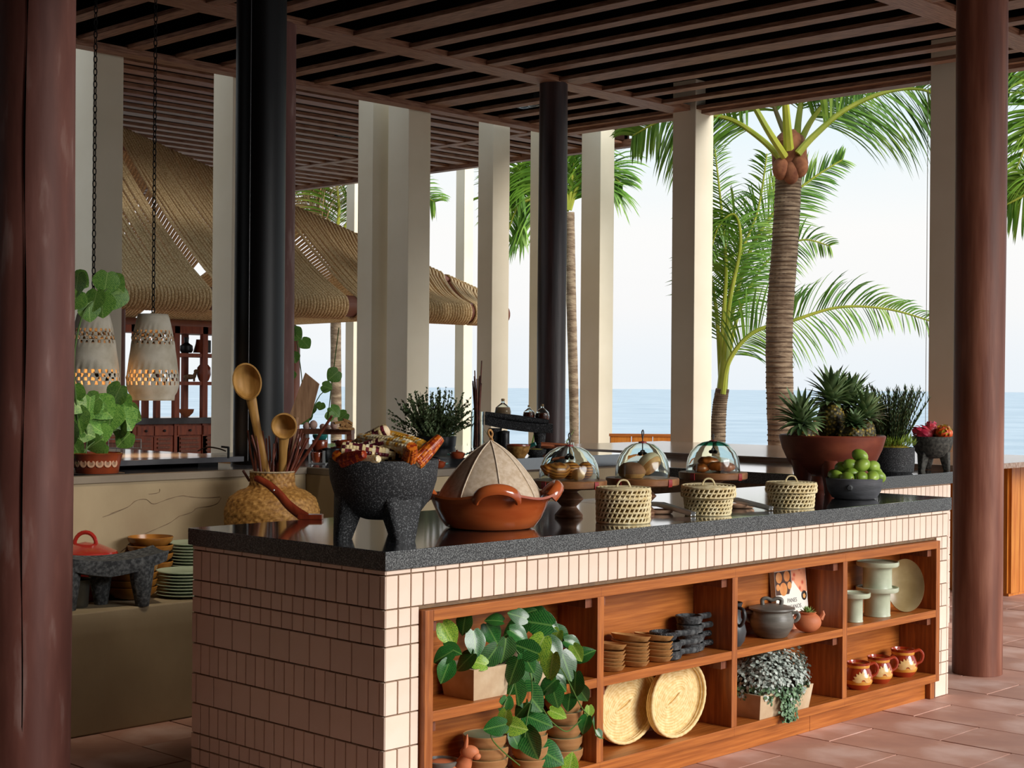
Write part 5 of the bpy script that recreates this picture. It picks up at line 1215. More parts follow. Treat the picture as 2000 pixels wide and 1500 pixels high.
# thyme planter
p = on(849, 888, CT+.0); p.z = CT; d_ = Vector((p.x, p.y, 0)).normalized()*.11; p = p+d_
t = thing('thyme_planter', 'bushy thyme in a round dark pot', 'planter', p)
MB().lathe([(0, 0), (.085, 0), (.105, .012), (.125, .05), (.13, .105), (.122, .106), (.115, .09), (0, .085)], 40).build('pot', 'darkpot', t)
mb = MB(); st = MB(); rr = random.Random(11)
for k in range(230):
    a = rr.uniform(0, 6.283); el = rr.choice((rr.uniform(.35, 1.55), rr.uniform(.8, 1.55))); L_ = rr.uniform(.14, .32); r0 = rr.uniform(0, .09); p0 = Vector((r0*cos(a), r0*sin(a), .095)); d = Vector((cos(a)*cos(el), sin(a)*cos(el), sin(el)))
    cv_ = [p0+d*(L_*q/5)+Vector((rr.uniform(-.004, .004), rr.uniform(-.004, .004), -.015*(q/5)**2)) for q in range(6)]; st.tube(cv_, .001, 3, False)
    for q in range(34):
        f = .15+.85*rr.random(); i_ = min(4, int(f*5)); b0 = cv_[i_].lerp(cv_[i_+1], f*5-i_); n = Vector((rr.uniform(-1, 1), rr.uniform(-1, 1), rr.uniform(-.4, 1))).normalized(); aa = n.orthogonal().normalized(); bb = n.cross(aa); s_ = rr.uniform(.004, .0090)
        b0 = b0+n*.004; mb.add([b0-aa*s_*1.5, b0+bb*s_*.8, b0+aa*s_*1.5, b0-bb*s_*.8], [(0, 1, 2, 3)])
MB().ell((0, 0, .115), (.10, .10, .06), 16, 8).build('inner_growth', 'rosemary', t)
mb.build('leaves', 'thyme', t, False, kind='stuff'); st.build('stems', 'stem', t, kind='stuff')
# glass cylinder of twigs
p = on(932, 877, CS); t = thing('glass_cylinder', 'tall clear glass cylinder holding long twigs', 'vase', p)
MB().lathe([(.038, 0), (.038, .218), (.0355, .218), (.0355, .006), (.001, .006), (.001, 0)], 32, closed=True).build('glass', 'clearglass', t)
tb = thing('twig_bunch', 'bunch of long dark brown sticks standing in the glass cylinder', 'sticks', p+Vector((0, 0, .008)))
for k in range(15):
    a = rr.uniform(0, 6.28); r0 = .024*sqrt(rr.random()); h = rr.uniform(.36, .43); e = Vector((r0*cos(a)*1.3+rr.uniform(-.006, .006), r0*sin(a)*1.3, h+(.12 if k == 3 else .08 if k == 7 else 0)))
    MB().tube([(r0*cos(a), r0*sin(a), 0), e*.5+Vector((rr.uniform(-.003, .003), 0, 0)), e], [.0055, .005, .004], 6).build('stick', 'twig', tb)
# raised stone table with bottles
F_t = (on(1010, 876, CS)-CAMO).dot(FW)+.12
c = atF(1012, F_t, CS); t = thing('stone_table', 'low black stone table carrying bottles and a roller', 'grinding stone', c, RZ)
kx = F_t/FPX
def q_(x, y): return ((x-1012)*kx, aF(x, y, F_t).z-CS)
tz0, tz1 = q_(960, 816)[1], q_(1075, 832)[1]
def TP(i, j):
    u_ = i/12; v_ = j/5-.5; x = lerp(q_(948, 0)[0], q_(1080, 0)[0], u_); return (x, v_*.17, lerp(tz0, tz1, u_)+.012*(2*u_-1)**2)
mb = MB().grid(TP, 13, 6); nb = len(mb.v); mb.v += [(x, y*.9, z-.052) for x, y, z in mb.v[:nb]]; mb.f += [tuple(i+nb for i in reversed(f)) for f in mb.f[:]]
edge = [i for i in range(13)]+[13*j+12 for j in range(1, 6)]+[13*5+i for i in range(11, -1, -1)]+[13*j for j in range(4, 0, -1)]
for a, b_ in zip(edge, edge[1:]+edge[:1]): mb.f.append((a, b_, b_+nb, a+nb))
mb.build('slab', 'basalt', t, ang=30)
for x0 in (968, 1055): 
    for yy in (-.045, .045):
        xx = q_(x0, 0)[0]; MB().tube([(xx, yy, (tz0+tz1)/2-.04), (xx, yy, 0)], [(.040, .032), (.026, .022)], 10, flat=(1, 0, 0)).build('leg', 'basalt', t)
o = solo(MB().tube([Vector((q_(948, 0)[0], -.03, tz0+.022)), Vector((q_(1010, 0)[0], -.035, (tz0+tz1)/2+.021)), Vector((q_(1072, 0)[0], -.04, tz1+.022))], [.016, .021, .017], 14), 'stone_roller', 'basalt', 'long black stone roller lying on the stone table', 'roller', c, rotz=RZ)
def bottle(x, y, R, mat, lab, fill):
    p = aF(x, y, F_t+.05); t = thing('round_bottle', lab, 'bottle', p, 0, 'round corked bottles on the stone table')
    o = [(0, 0), (R*.5, .002), (R*.9, R*.4), (R, R*.95), (R*.85, R*1.5), (R*.45, R*1.85), (R*.22, R*2.0), (R*.2, R*2.35), (R*.26, R*2.4)]
    MB().lathe(o+[(max(0, r-.002), z+.002) for r, z in o][::-1], 28, closed=True).build('glass', 'clearglass', t)
    MB().lathe([(0, .004), (R*.5, .006), (R*.87, R*.42), (R*.95, R*.95), (R*.86, R*fill), (0, R*fill)], 24).build('contents', mat, t)
    MB().lathe([(0, R*2.25), (R*.19, R*2.25), (R*.2, R*2.55), (0, R*2.56)], 12).build('cork', 'cork', t)
bottle(982, 820, .050, 'powder', 'round corked bottle of tan powder on the stone table', 1.5); bottle(1033, 822, .037, 'liquid_brown', 'small round bottle of dark preserve half hidden by its neighbour', 1.4); bottle(1059, 826, .044, 'liquid_brown', 'round bottle of red-brown preserve at the end of the stone table', 1.35)
# small stone bowls with spices, jars, cinnamon
for x, y, R, mt, lab in ((946, 887, .062, 'spice', 'small black stone bowl of yellow seeds beneath the glass cylinder'), (1000, 889, .052, 'darkpot', 'small black stone bowl beneath the stone table'), (1047, 891, .056, 'spice', 'small black stone bowl of dried green herbs')):
    p = on(x, y, CS)+_f*.05; t = thing('spice_bowl', lab, 'bowl', p); MB().lathe([(0, 0), (R*.6, 0), (R*.9, .014), (R, .032), (R*.93, .034), (R*.8, .02), (0, .018)], 28).build('bowl', 'basalt', t)
    MB().ell((0, 0, .022), (R*.85, R*.85, .018), 16, 6, None, lambda d: 1+.05*sin(d.x*30)*sin(d.y*33)).build('spice', mt, t)
p = on(985, 876, CS)+_f*.06; t = thing('dark_jar', 'dark glass jar standing under the stone table', 'jar', p); MB().lathe([(0, 0), (.028, 0), (.03, .004), (.03, .095), (.027, .1), (0, .1)], 24).build('body', 'darkpot', t); MB().lathe([(.0305, .088), (.031, .1), (0, .106)], 20).build('cap', 'basalt', t)
t = thing('cinnamon_sticks', 'bundle of reddish cinnamon sticks in a dark tray', 'spice', aYz(1082, 5.85, CS))
MB().lathe([(0, 0), (.05, 0), (.062, .02), (.058, .021), (0, .012)], 24).build('tray', 'basalt', t)
for k in range(9): a = RZ+rr.uniform(-.5, .3); MB().tube([Vector((-.075*cos(a), -.075*sin(a), .024+.003*k)), Vector((.075*cos(a), .075*sin(a), .016+.003*k))], .006, 6).build('stick', 'twig' if k % 2 else 'orangeclay', t)
# lidded little cazuelas in a row
for k, (x, y, R) in enumerate(((857, 907, .036), (893, 908, .040), (930, 906, .038), (962, 904, .036))): cazuela(aYz(x, 5.56+.02*k, CT if x < 880 else CS), R, .028, ['small lidded brown cazuela nearest the corn bowl', 'small lidded brown cazuela with green handles', 'small lidded brown cazuela behind the linen cover tip', 'small lidded brown cazuela beside the woven basket'][k], True)
p = aYz(1012, 5.51, CS); t = thing('shallow_basket', 'small round rattan basket with blue-green handle', 'basket', p, RZ)
MB().lathe([(0, 0), (.035, 0), (.055, .03), (.063, .062), (.059, .062), (.05, .03), (0, .012)], 32, sq=lambda t_, r, z: 1+.02*sin(16*t_)*sin(z*300)).build('weave', 'rattan', t)
MB().lathe([(.066, .06), (.064, .068), (.056, .068), (.058, .06)], 32, closed=True).build('glazed_rim', 'cazuela', t); MB().tube([(.06, 0, .06), (.09, -.01, .072)], .010, 8).build('handle', 'turquoise', t)
t = thing('steel_tumbler', 'tall clear tumbler with a flower behind the croissant dome', 'tumbler', aYz(1113, 6.75, ZT))
MB().lathe([(.026, 0), (.028, .12), (.026, .12), (.024, .006), (.001, .006), (.001, 0)], 24, closed=True).build('glass', 'clearglass', t); MB().tube([(0, 0, .01), (.004, 0, .07), (.0, 0, .11)], .003, 6).build('flower_stem', 'thyme', t)
# leafy strap plants behind the counter
def strap(x, Y, n, h, lab):
    p = aY(x, 860, Y); t = thing('strap_leaf_plant', lab, 'plant', (p.x, p.y, 0), 0, 'strap-leaved plants'); rr = random.Random(int(x))
    for k in range(n):
        a = rr.uniform(0, 6.28); mb = MB(); L_ = h*rr.uniform(.7, 1.05); blade(mb, (rr.uniform(-.08, .08), rr.uniform(-.08, .08), 0), (cos(a)*.22, sin(a)*.22, 1), (-cos(a), -sin(a), .2), L_, .020, -.7*rr.random(), .3, 7); mb.build('leaf', 'leafgreen', t)
for x, Y, lab in ((905, 9.0, 'bright green strap-leaved plant left of the glass cylinder'), (1010, 9.2, 'bright green strap-leaved plant seen under the stone table'), (1050, 9.3, 'bright green strap-leaved plant seen beside the stone table leg')): strap(x, Y, 16, 1.12, lab)
# flying bare vine and climbing leaves beyond
def leafy(t, pts, s_, Y, seed, mats=None, name='leaf'):
    rr = random.Random(seed)
    for (x, y, sz) in pts:
        p = aY(x, y, Y); F = (p-CAMO).dot(FW); sc = sz/FPX*F; A = rr.uniform(.2, 2.6); d2 = RT*cos(A)-UP*sin(A)
        place_leaf(t, (mats or RL)[rr.randrange(len(mats or RL))], p-d2*sc*.5, d2+FW*rr.uniform(-.3, .3), -FW+UP*rr.uniform(0, .9)+RT*rr.uniform(-.6, .6), sc)
def roundleaf(fold):
    mb = leafmesh(fold, .4); mb.v = [(x*1.45, y, z) for x, y, z in mb.v]; return mb.mesh('leaf', 'leafgreen', True, 60)
RL = [roundleaf(.15), roundleaf(.3), roundleaf(.05)]
# clay pot plant on the concrete counter
pp_ = aZ(178, 926, .982); pp_ = pp_+_f*.10; pp_.z = .976
t = thing('sea_grape_pot', 'tall round-leaved plant in a decorated brown clay pot', 'plant', pp_)
MB().lathe([(0, 0), (.088, 0), (.094, .006), (.104, .06), (.110, .085), (.114, .094), (.106, .098), (.10, .08), (0, .075)], 40).build('pot', 'cazuela', t)
MB().lathe([(.12, -.001), (.122, .006), (0, .007)], 36).build('trivet', 'iron', t)
for k in range(-3, 4):
    a = YAW+pi+k*.36; MB().lathe([(.010, 0), (.014, .0012), (.018, 0)], 14).xf(Matrix.Translation((.1035*cos(a), .1035*sin(a), .052)) @ Matrix.Rotation(a, 4, 'Z') @ Matrix.Rotation(pi/2, 4, 'Y')).build('rosette', 'rest_clay', t)
Yp = pp_.y
def aYl(x, y): return aY(x, y, Yp)-pp_
for pth in ([(150, 905), (175, 870), (215, 845), (250, 830)], [(160, 905), (150, 800), (145, 700), (160, 620), (185, 585), (215, 560)], [(165, 905), (170, 850), (160, 800)], [(190, 905), (205, 885), (200, 870)]): MB().tube(crom([aYl(*q) for q in pth], 5), .004, 6).build('stem', 'vine', t)
leafy(t, [(207, 556, 42), (222, 585, 48), (185, 590, 40), (200, 600, 44), (228, 560, 40), (150, 560, 44), (142, 590, 40), (175, 612, 36), (160, 550, 34), (150, 790, 46), (175, 800, 44), (155, 825, 48), (190, 810, 42), (140, 850, 40), (165, 845, 44), (205, 800, 46), (225, 775, 44), (240, 790, 38), (215, 820, 48), (245, 820, 50), (230, 840, 42), (180, 870, 36), (150, 880, 36), (195, 880, 30), (175, 790, 40), (258, 812, 40), (185, 835, 40), (200, 850, 34), (240, 860, 36), (145, 770, 36)], 1, Yp, 5)
# climbing plants beyond
t = thing('climbing_vine', 'thin climbing vine with small round leaves beyond the columns', 'plant', aY(590, 700, 9.6)); t.location.z = 0
for pth in ([(580, 850), (590, 760), (583, 690), (575, 640)], [(640, 840), (652, 720), (662, 640)], [(600, 850), (620, 780), (640, 760)]): MB().tube(crom([Vector((aY(*pth[0], 9.6).x, 9.6, 0))-t.location]+[aY(x, y, 9.6)-t.location for x, y in pth], 4), .004, 5).build('vine', 'vine', t)
leafy(t, [(580, 655, 26), (598, 672, 22), (575, 700, 20), (570, 735, 16), (650, 735, 26), (640, 757, 20), (655, 805, 24), (610, 800, 18), (625, 795, 16), (600, 815, 20), (575, 800, 16), (668, 815, 22), (645, 815, 18), (590, 820, 22)], 1, 9.6, 8)
# glasses-like iron tongs, tap, wire rack
p = aZ(415, 884, 1.026); t = thing('iron_tongs', 'thin black iron tongs on the raised slab', 'tongs', p, RZ)
for s_ in (-1, 1): MB().tube(crom([(-.075, s_*.012, .008), (-.03, s_*.02, .028), (.03, s_*.012, .022), (.07, s_*.004, .008)], 4), .003, 6).build('arm', 'iron', t)
p = aZ(446, 895, 1.026); t = thing('black_tap', 'small black bent tap beside the flue', 'tap', p, RZ)
MB().tube([(0, 0, 0), (0, 0, .055)], .006, 8).build('stem', 'blacksteel', t); MB().tube([(.002, 0, .052), (-.035, 0, .056)], .005, 8).build('spout', 'blacksteel', t)
p = aY(215, 884, 7.6); t = thing('wire_rack', 'white wire rack behind the clay pot', 'rack', Vector((p.x, p.y, 1.026)), RZ)
for k in range(5): MB().tube([(-.09+k*.045, 0, 0), (-.09+k*.045, 0, .05)], .003, 5).build('wire', 'wirewhite', t)
for z in (.002, .05): MB().tube([(-.09, 0, z), (.09, 0, z)], .003, 5).build('rail', 'wirewhite', t)
t.location.y = min(t.location.y, 7.45)

# ================================================================ ROPE CANOPY
M('rope', 'B08854', 'EED4A4', 90, .8, .6, 120, lo=.35, hi=.65); M('canopy_tube', '6E3F30', '7E4E3C', 4, .5)
can = thing('rope_canopy', 'sloping canopy of thick natural ropes laced over round beams', 'canopy', (0, 0, 0))
EY, EZ, GY, ER = 11.2, 2.125, 12.96, .105
def gz(X): return 3.75-.270*(X-7.93)
MB().tube([(5.6, EY, EZ), (11.5, EY, EZ)], ER-.004, 20).build('eave_beam', 'canopy_tube', can)
MB().tube([(7.55, GY, gz(7.55)), (13.0, GY, gz(13.0))], .09, 16).build('ridge_beam', 'canopy_tube', can)
MB().tube([(5.6, 14.7, 2.03), (11.5, 14.7, 2.03)], .07, 12).build('rear_beam', 'canopy_tube', can)
rope_r = .0165
gaps = [(7.80, 7.93), (6.62, 6.74), (9.32, 9.46), (10.95, 11.0), (8.52, 8.55)]
panel = MB(); panel_b = MB(); X = 5.7; k = 0
def fan(X): return X+1.5*sm(8.2, 12.2, X)*1.15
while X < 11.45:
    g = [q for q in gaps if q[0] < X < q[1]]
    if g: X = g[0][1]; continue
    XR = fan(X); zr = gz(max(XR, 7.6)); dx = rnd.uniform(-.006, .006)
    pts = []
    for q in range(8): a = -pi/2-.35+(-pi)*q/7*.80; pts.append((X, EY+(ER+rope_r*.6)*cos(a)*-1*-1, EZ+(ER+rope_r*.6)*sin(a)))
    pts = [(X, EY+(ER+rope_r*.6)*cos(a), EZ+(ER+rope_r*.6)*sin(a)) for a in [radians(-60-q*20) for q in range(9)]]
    for q in range(1, 8):
        t_ = q/8; sag = -.05*sin(pi*t_)*(1+.4*sin(X*9)); pts.append((lerp(X, XR, t_)+dx*sin(pi*t_)*3, lerp(EY-.02, GY-.06, t_), lerp(EZ+.10, zr+.06, t_)+sag))
    for q in range(5): a = radians(150-q*35); pts.append((XR, GY+.105*cos(a), zr+.105*sin(a)))
    panel.tube(pts, rope_r, 6)
    if k % 1 == 0: panel_b.tube([(XR, GY+.1, zr+.02), ((X+XR)/2, (GY+14.7)/2, (zr+2.03)/2-.04), (X, 14.72, 2.10), (X, 14.78, 2.03)], rope_r, 4)
    X += .0355; k += 1
panel.build('front_ropes', 'rope', can, ang=80, kind='stuff'); panel_b.build('rear_ropes', 'rope', can, ang=80, kind='stuff')
MB().tube([Vector((7.42, 12.32, 3.05)), Vector((7.62, 12.9, 3.70))], .105, 18).build('hip_beam', 'canopy_tube', can)
for q in gaps[:5]: MB().box(q[0]+.03, q[1]-.03, -.02, .02, -.03, .03).build('strap', 'canopy_tube', can, False, loc=(0, EY+.02, EZ+.06))
for x_, Y_ in ((227, 11.25), (0, 0)):
    if x_: p = aY(x_, 700, Y_); MB().lathe([(.075, 0), (.072, EZ)], 20).build('post', 'canopy_tube', can, loc=(p.x, p.y, 0))
for X_ in (6.2, 11.5): MB().lathe([(.075, 0), (.072, 2.0)], 20).build('post', 'canopy_tube', can, loc=(X_, 14.7, 0))
MB().lathe([(.075, 0), (.072, EZ)], 20).build('post', 'canopy_tube', can, loc=(11.42, EY, 0))
# ================================================================ HUTCH under the canopy
M('hutchwood', '7A3218', '9E4A26', 5, .45, .1, 20, stretch=(8, 8, 1.2))
HY = 12.0
def hx(x): return aY(x, 760, HY).x
def hz(y, x=330): return aY(x, y, HY).z
hu = thing('wooden_hutch', 'tall red-brown wooden hutch with open shelves, drawers and louvred doors', 'cabinet', (0, 0, 0))
def hp(nm, mat, x0, x1, z0, z1, y0=HY, y1=HY+.4): MB().box(x0, x1, y0, y1, z0, z1).build(nm, mat, hu, False)
H0, H1 = hx(262), hx(470); ztop = hz(636)
for x in (262, 341, 396, 462): hp('upright', 'hutchwood', hx(x), hx(x)+.055, 0, ztop, HY, HY+.05)
for x in (262, 318, 341, 396, 462): hp('rear_upright', 'hutchwood', hx(x)+.03, hx(x)+.08, 0, ztop, HY+.35, HY+.40)
hp('top_rail', 'hutchwood', H0, H1+.05, hz(650), ztop, HY, HY+.4)
for y in (692, 748): hp('shelf_board', 'hutchwood', hx(341), H1+.05, hz(y+4), hz(y-3), HY+.01, HY+.39)
hp('stone_top', 'counter_grey', H0-.04, H1+.08, hz(828), hz(816), HY-.03, HY+.42)
hp('carcass', 'hutchwood', H0, H1+.04, 0, hz(828), HY+.02, HY+.4)
for x0, x1 in ((268, 300), (302, 338), (347, 393), (397, 440)):
    d = MB().box(hx(x0), hx(x1), HY-.01, HY+.02, hz(850), hz(832)).build('drawer', 'hutchwood', hu, False); MB().ell(((hx(x0)+hx(x1))/2, HY-.02, hz(841)), (.014, .012, .012), 8, 6).build('knob', 'iron', d)
    d = MB().box(hx(x0), hx(x1), HY+.0, HY+.02, hz(905), hz(853)).build('door', 'hutchwood', hu, False)
    for k in range(6): z = lerp(hz(857), hz(898), k/5); MB().box(hx(x0)+.03, hx(x1)-.03, HY-.014, HY+.005, z-.010, z+.008).build('louvre', 'teak_dark', d, False)
def jar(x, y, prof, mat, lab, name='clay_jar'):
    k = (aY(x, y, HY+.2)-CAMO).dot(FW)/FPX; o = MB().lathe([(r*k, z*k) for r, z in prof], 24); p = aY(x, y, HY+.2); return solo(o, name, mat, lab, 'jar', p)
jar(364, 689, [(0, 0), (10, 0), (13, 5), (12, 14), (6, 18), (4, 20), (5, 30), (4, 30), (0, 10)], 'darkpot', 'dark squat jar with a narrow neck on the upper hutch shelf'); jar(387, 689, [(0, 0), (10, 0), (8, 8), (5, 18), (4, 26), (0, 26)], 'cazuela', 'brown conical jar on the upper hutch shelf')
jar(398, 744, [(0, 0), (9, 0), (14, 12), (13, 26), (8, 32), (0, 32)], 'cazuela', 'large brown jar on the middle hutch shelf'); jar(364, 814, [(0, 0), (5, 0), (13, 8), (15, 15), (13, 15), (0, 5)], 'orangeclay', 'orange clay footed bowl on the hutch counter'); jar(404, 689, [(0, 0), (8, 0), (8, 24), (0, 25)], 'darkpot', 'dark jar by the hutch upright')
p = aY(372, 745, HY+.15); k = (p-CAMO).dot(FW)/FPX; t = thing('jaguar_figurine', 'spotted tan animal figurine on the middle hutch shelf', 'figurine', p, RZ)
MB().ell((-2*k, 0, 9*k), (13*k, 5*k, 5*k), 14, 8).build('body', 'paddlewood', t); MB().tube([(7*k, 0, 10*k), (10*k, 0, 18*k)], [4*k, 3*k], 8).ell((11*k, 0, 20*k), (5*k, 3.5*k, 4*k), 10, 6).build('head', 'paddlewood', t)
for a, b_ in ((-11, 1), (-8, -1), (6, 1), (8, -1)): MB().tube([(a*k, b_*3*k, 7*k), (a*k, b_*3*k, 0)], [2.2*k, 1.6*k], 6).build('leg', 'paddlewood', t)
# low tables and seats seen past the leaves
M('pinkcloth', 'B89A94', None, rough=.8)
p = aY(190, 850, 9.2); t = thing('low_sideboard', 'dark low sideboard behind the round-leaved plant', 'sideboard', (p.x, p.y, 0), 0); MB().box(-.35, .35, 0, .35, .04, .98).build('body', 'teak_dark', t, False); MB().box(-.37, .37, -.02, .37, .98, 1.02).build('top', 'hutchwood', t, False)
# ================================================================ PALMS
M('palm_trunk', '6E5844', 'A08A70', 6, .9, .8, 14, stretch=(1, 1, 4), c3='86705A', bdist=.02); M('palm_ring', '4E3C2E', '6A5440', 9, .9)
M('palm_leaf', '4E7E22', 'A4BA4C', 3, .45, c3='6E9632', lo=.3, hi=.75); M('palm_leaf_dry', '8A6A40', 'B09A6A', 4, .7); M('palm_stem', '8E9A2A', 'B0B040', 4, .45); M('palm_husk', '6A3A24', '9A6240', 10, .9, .7, 30); M('palm_stem_brown', '7E7440', '6A5434', 4, .6)
PAL_RND = random.Random(21)
def frond(t, pts, F, Lmax, w=.016, droop=.7, n=69, start=.22, mat='palm_leaf', stem='palm_stem', r=.02, stiff=.5, upper=1.0, seed=0, gone=.06):
    """pts: survey points; F: distance or list of distances; leaflets on both sides"""
    rr = random.Random(seed*13+5)
    Fs = F if hasattr(F, '__len__') else [F]*len(pts)
    P = crom([aF(x, y, f) - t.location for (x, y), f in zip(pts, Fs)], 8); m = len(P)
    s_ = MB().tube(P, [(r*(1-.85*i/(m-1))+.003) for i in range(m)], 7).build('frond', stem, t)
    mb = MB()
    for k in range(n):
        f = start+(1-start)*k/(n-1); i_ = min(m-2, int(f*(m-1))); q = P[i_].lerp(P[i_+1], f*(m-1)-i_); T_ = (P[min(m-1, i_+2)]-P[max(0, i_-1)]).normalized()
        sd = T_.cross(FW).normalized(); e = (f-start)/(1-start); L_ = Lmax*(.55+.45*sin(pi*min(1, e*1.05+.15)))*(1-.45*e**3)
        for g in (-1, 1):
            if rr.random() < gone: continue
            d = (sd*g*.75+T_*stiff*1.1+_f*rr.uniform(-.45, .45)+Vector((rr.uniform(-.08, .08), rr.uniform(-.08, .08), rr.uniform(-.08, .08)))).normalized()
            ln = L_*rr.uniform(.8, 1.1); o = len(mb.v); pp_ = q.copy(); dd = d.copy(); nn = Vector((0, 0, 1)).cross(dd); nn = nn.normalized() if nn.length > .05 else RT.copy()
            fl = (nn*.5+UP*.5+RT*rr.uniform(-.5, .5)).normalized(); wd = (fl-dd*fl.dot(dd)).normalized()
            sg = 6
            for j in range(sg+1):
                u_ = j/sg; ww = w*(sin(pi*min(1, .15+u_*.85))**.7)*(1 if j < sg else .05)*.5
                mb.v += [tuple(pp_-wd*ww), tuple(pp_+wd*ww)]
                dd = (dd+Vector((0, 0, -1))*(droop*1.6/sg)*(.4+u_)).normalized(); pp_ = pp_+dd*(ln/sg); wd = (wd-dd*wd.dot(dd)).normalized()
            for j in range(sg): mb.f.append((o+2*j, o+2*j+1, o+2*j+3, o+2*j+2))
    mb.build('leaflets', mat, s_, ang=80, kind='stuff')
def trunk(t, pts, F, px, rings=True):
    P = crom([aF(x, y, F)-t.location for x, y in pts], 10); m = len(P); k = F/FPX
    r = []
    for i in range(m): f = i/(m-1); r.append(lerp(px[0], px[1], f)*k*(1+.02*sin(i*2.2)))
    MB().tube(P, r, 20).build('trunk', 'palm_trunk', t)
    if rings:
        mb = MB(); q = 0; L_ = sum((P[i+1]-P[i]).length for i in range(m-1)); N = int(L_/.045)
        for j in range(N):
            f = j/N; i_ = min(m-2, int(f*(m-1))); c = P[i_].lerp(P[i_+1], f*(m-1)-i_); rr_ = lerp(px[0], px[1], f)*k; tl = PAL_RND.uniform(-.12, .12); ta = PAL_RND.uniform(0, 6)
            mb.lathe([(rr_*1.0, -.007), (rr_*1.045, .0), (rr_*1.0, .010)], 18, tuple(c), sq=lambda a, r_, z: 1+.02*sin(3*a+ta))
        mb.build('leaf_scars', 'palm_ring', t, kind='stuff')
b = aF(1534, 905, 15.0); b.z = -.12
t = thing('coconut_palm', 'tall coconut palm with a thick ringed trunk standing before the sea', 'palm', b)
g0 = pj(b)
trunk(t, [(1536, g0[1]), (1526, 850), (1522, 650), (1533, 480), (1541, 335)], 15.0, (27, 25))
c = aF(1542, 305, 15.0)-b
MB().ell(tuple(c), (.17, .17, .26), 18, 12, None, lambda d: 1+.12*sin(d.x*9)*sin(d.z*7)).build('fibre_sheath', 'palm_husk', t)
for i, (x, y) in enumerate(((1525, 330), (1562, 325), (1545, 338))): MB().ell(tuple(aF(x, y, 14.85)-b), (.085, .08, .11), 14, 10).build('coconut', 'palm_husk', t)
frond(t, [(1558, 300), (1590, 265), (1650, 215), (1730, 180), (1800, 175), (1850, 200)], 14.8, .95, droop=.8, n=96, start=.28, r=.035, seed=1, w=.03)
frond(t, [(1528, 315), (1490, 275), (1430, 235), (1370, 225), (1300, 232), (1235, 265)], 14.9, .85, droop=.85, n=96, start=.30, r=.032, seed=2, w=.028, mat='palm_leaf')
frond(t, [(1532, 305), (1500, 255), (1465, 195), (1430, 150), (1380, 130)], [14.8, 14.6, 14.5, 14.4, 14.3], .9, droop=.7, n=75, start=.45, r=.038, seed=3, w=.028)
frond(t, [(1540, 290), (1536, 230), (1530, 150), (1520, 60)], [14.8, 14.6, 14.4, 14.2], .9, droop=.5, n=60, start=.5, r=.05, seed=4, w=.028)
frond(t, [(1555, 290), (1560, 230), (1575, 150), (1610, 80)], [15.1, 15.2, 15.3, 15.4], .9, droop=.6, n=60, start=.4, r=.04, seed=5, w=.028)
frond(t, [(1560, 285), (1585, 235), (1630, 180), (1700, 130)], [15.1, 15.2, 15.3, 15.5], .9, droop=.8, n=69, start=.35, r=.034, seed=6, w=.028)
frond(t, [(1545, 290), (1520, 230), (1500, 170), (1490, 100)], [15.1, 15.2, 15.3, 15.4], .9, droop=.8, n=60, start=.4, r=.03, seed=7, w=.028, stem='palm_stem_brown')
b = aF(1403, 905, 17.0); b.z = -.12
t = thing('young_palm', 'young coconut palm with a slim stem and long arching fronds', 'palm', b); g0 = pj(b)
trunk(t, [(1402, g0[1]), (1402, 870), (1405, 800), (1411, 760)], 17.0, (16, 13))
MB().tube([aF(1408, 790, 17)-b, aF(1414, 720, 17)-b, aF(1420, 640, 17)-b], [.065, .055, .035], 12).build('green_sheath', 'palm_stem', t)
frond(t, [(1412, 770), (1424, 705), (1470, 650), (1545, 627), (1640, 600), (1740, 605), (1840, 635)], 16.6, .62, droop=.75, n=90, start=.20, r=.028, seed=11, w=.024, gone=.02, stem='palm_stem')
frond(t, [(1410, 760), (1412, 640), (1418, 520), (1408, 400), (1396, 290)], 17.0, .6, droop=.5, n=69, start=.25, r=.03, seed=12, w=.024)
frond(t, [(1414, 760), (1428, 620), (1465, 490), (1520, 405), (1585, 350), (1645, 312)], 17.2, .60, droop=.35, n=86, start=.25, r=.03, seed=13, w=.026, stiff=.75)
frond(t, [(1412, 760), (1422, 600), (1445, 500), (1480, 410), (1498, 300)], 17.1, .55, droop=.4, n=69, start=.25, r=.03, seed=14, w=.024)
frond(t, [(1408, 760), (1402, 640), (1392, 560), (1375, 480), (1340, 420)], 17.1, .55, droop=.6, n=64, start=.2, r=.026, seed=15, w=.024)
frond(t, [(1413, 750), (1424, 600), (1446, 480), (1436, 420), (1405, 440), (1385, 500)], 16.8, .45, droop=.9, n=64, start=.3, r=.024, seed=16, w=.022)
frond(t, [(1416, 750), (1440, 620), (1490, 520), (1560, 470), (1620, 480)], 17.4, .5, droop=.7, n=60, start=.25, r=.022, seed=17, w=.022)
b = aF(1116, 905, 22.0); b.z = -.12
t = thing('slim_palm', 'slim coconut palm seen between the cream columns', 'palm', b); g0 = pj(b)
trunk(t, [(1122, g0[1]), (1121, 800), (1116, 600), (1112, 415)], 22.0, (9, 10), False)
for i, pp_ in enumerate(([(1112, 410), (1070, 350), (1020, 335), (985, 390)], [(1112, 410), (1135, 350), (1175, 330), (1215, 360)], [(1112, 410), (1095, 340), (1060, 280)], [(1112, 410), (1118, 340), (1130, 270)], [(1112, 410), (1060, 390), (1015, 400), (990, 460)])): frond(t, pp_, 22.0, 1.0, droop=.8, n=69, start=.15, r=.035, seed=30+i, w=.04)
b = aF(655, 905, 24.0); b.z = -.12
t = thing('dry_palm', 'palm with half dried fronds showing above the rope canopy', 'palm', b); g0 = pj(b)
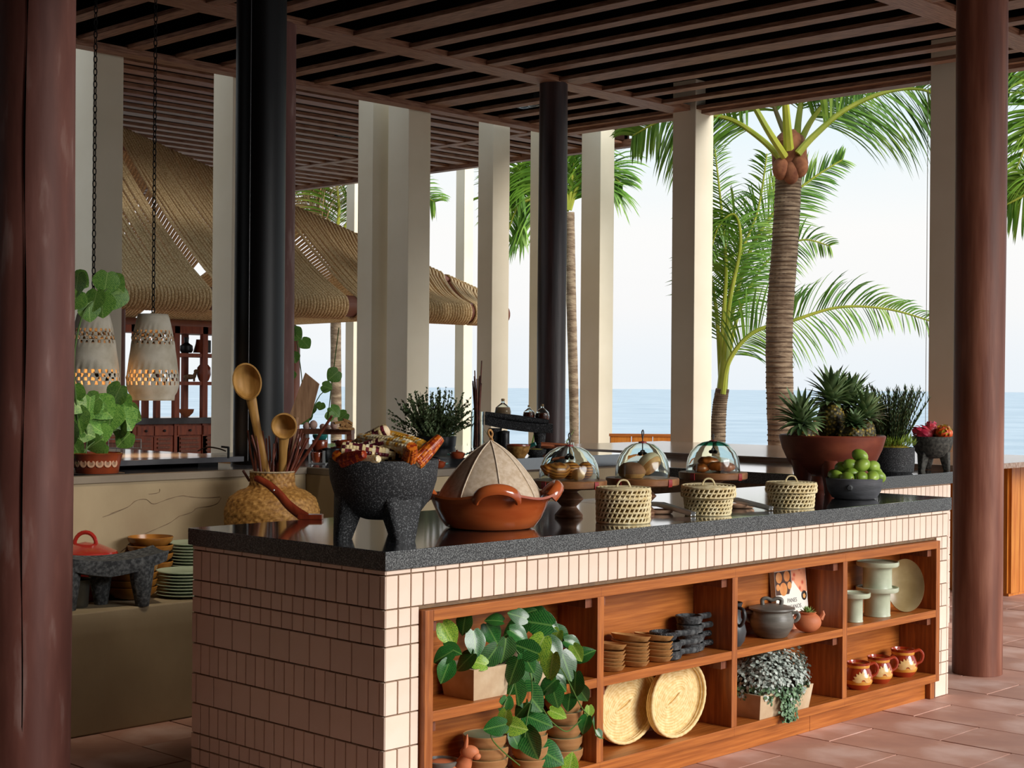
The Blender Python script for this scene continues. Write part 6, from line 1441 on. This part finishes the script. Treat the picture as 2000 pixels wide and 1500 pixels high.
trunk(t, [(657, g0[1]), (656, 700), (655, 480)], 24.0, (11, 10), False)
for i, (pp_, dry) in enumerate((([(655, 478), (615, 410), (585, 365), (560, 345)], 1), ([(655, 478), (662, 410), (655, 350), (640, 310)], 0), ([(655, 478), (620, 440), (585, 425), (555, 440)], 1), ([(655, 478), (690, 420), (740, 385), (800, 370), (850, 395)], 0), ([(655, 478), (640, 420), (630, 370)], 1))): frond(t, pp_, 24.0, .95, droop=.7, n=60, start=.2, r=.03, seed=40+i, w=.035 if not dry else .018, mat='palm_leaf_dry' if dry else 'palm_leaf', stem='palm_stem_brown' if dry else 'palm_stem')
b = aF(2110, 905, 14.0); b.z = -.12
t = thing('edge_palm', 'palm whose frond tips show beyond the thick brown post', 'palm', b); g0 = pj(b)
trunk(t, [(2112, g0[1]), (2110, 600), (2105, 250)], 14.0, (24, 22), False)
for i, pp_ in enumerate(([(2105, 250), (2060, 150), (2000, 110), (1950, 130)], [(2105, 250), (2080, 330), (2020, 370), (1965, 400)], [(2105, 250), (2060, 210), (2020, 250), (1985, 330)], [(2105, 250), (2120, 120), (2150, 20)], [(2105, 250), (2160, 200), (2230, 240)])): frond(t, pp_, 14.0, .85, droop=.9, n=75, start=.2, r=.03, seed=50+i, w=.026)
# thin steel cable at the roof edge
p = aX(1811, 400, 10.82); solo(MB().tube([(0, 0, 0), (0, 0, ZC-.03)], .0025, 6), 'steel_cable', 'steel', 'thin vertical steel cable hanging at the roof edge', 'cable', (p.x, p.y, 0))
# crenellated clay vase behind the pineapples
p = aYz(1586, 5.4, ZT); t = thing('crowned_vase', 'pinkish clay vase with a notched rim behind the pineapples', 'vase', p)
MB().lathe([(0, 0), (.05, 0), (.075, .06), (.07, .14), (.048, .2), (.05, .26), (.046, .26), (.04, .2), (0, .05)], 32).build('body', 'rest_clay', t)
mb = MB()
for k in range(10): a = k*.628; mb.box(-.008, .008, .044, .052, .258, .285); mb.xf(Matrix.Rotation(a, 4, 'Z'), len(mb.v)-8)
mb.build('notched_rim', 'orangeclay', t, False)
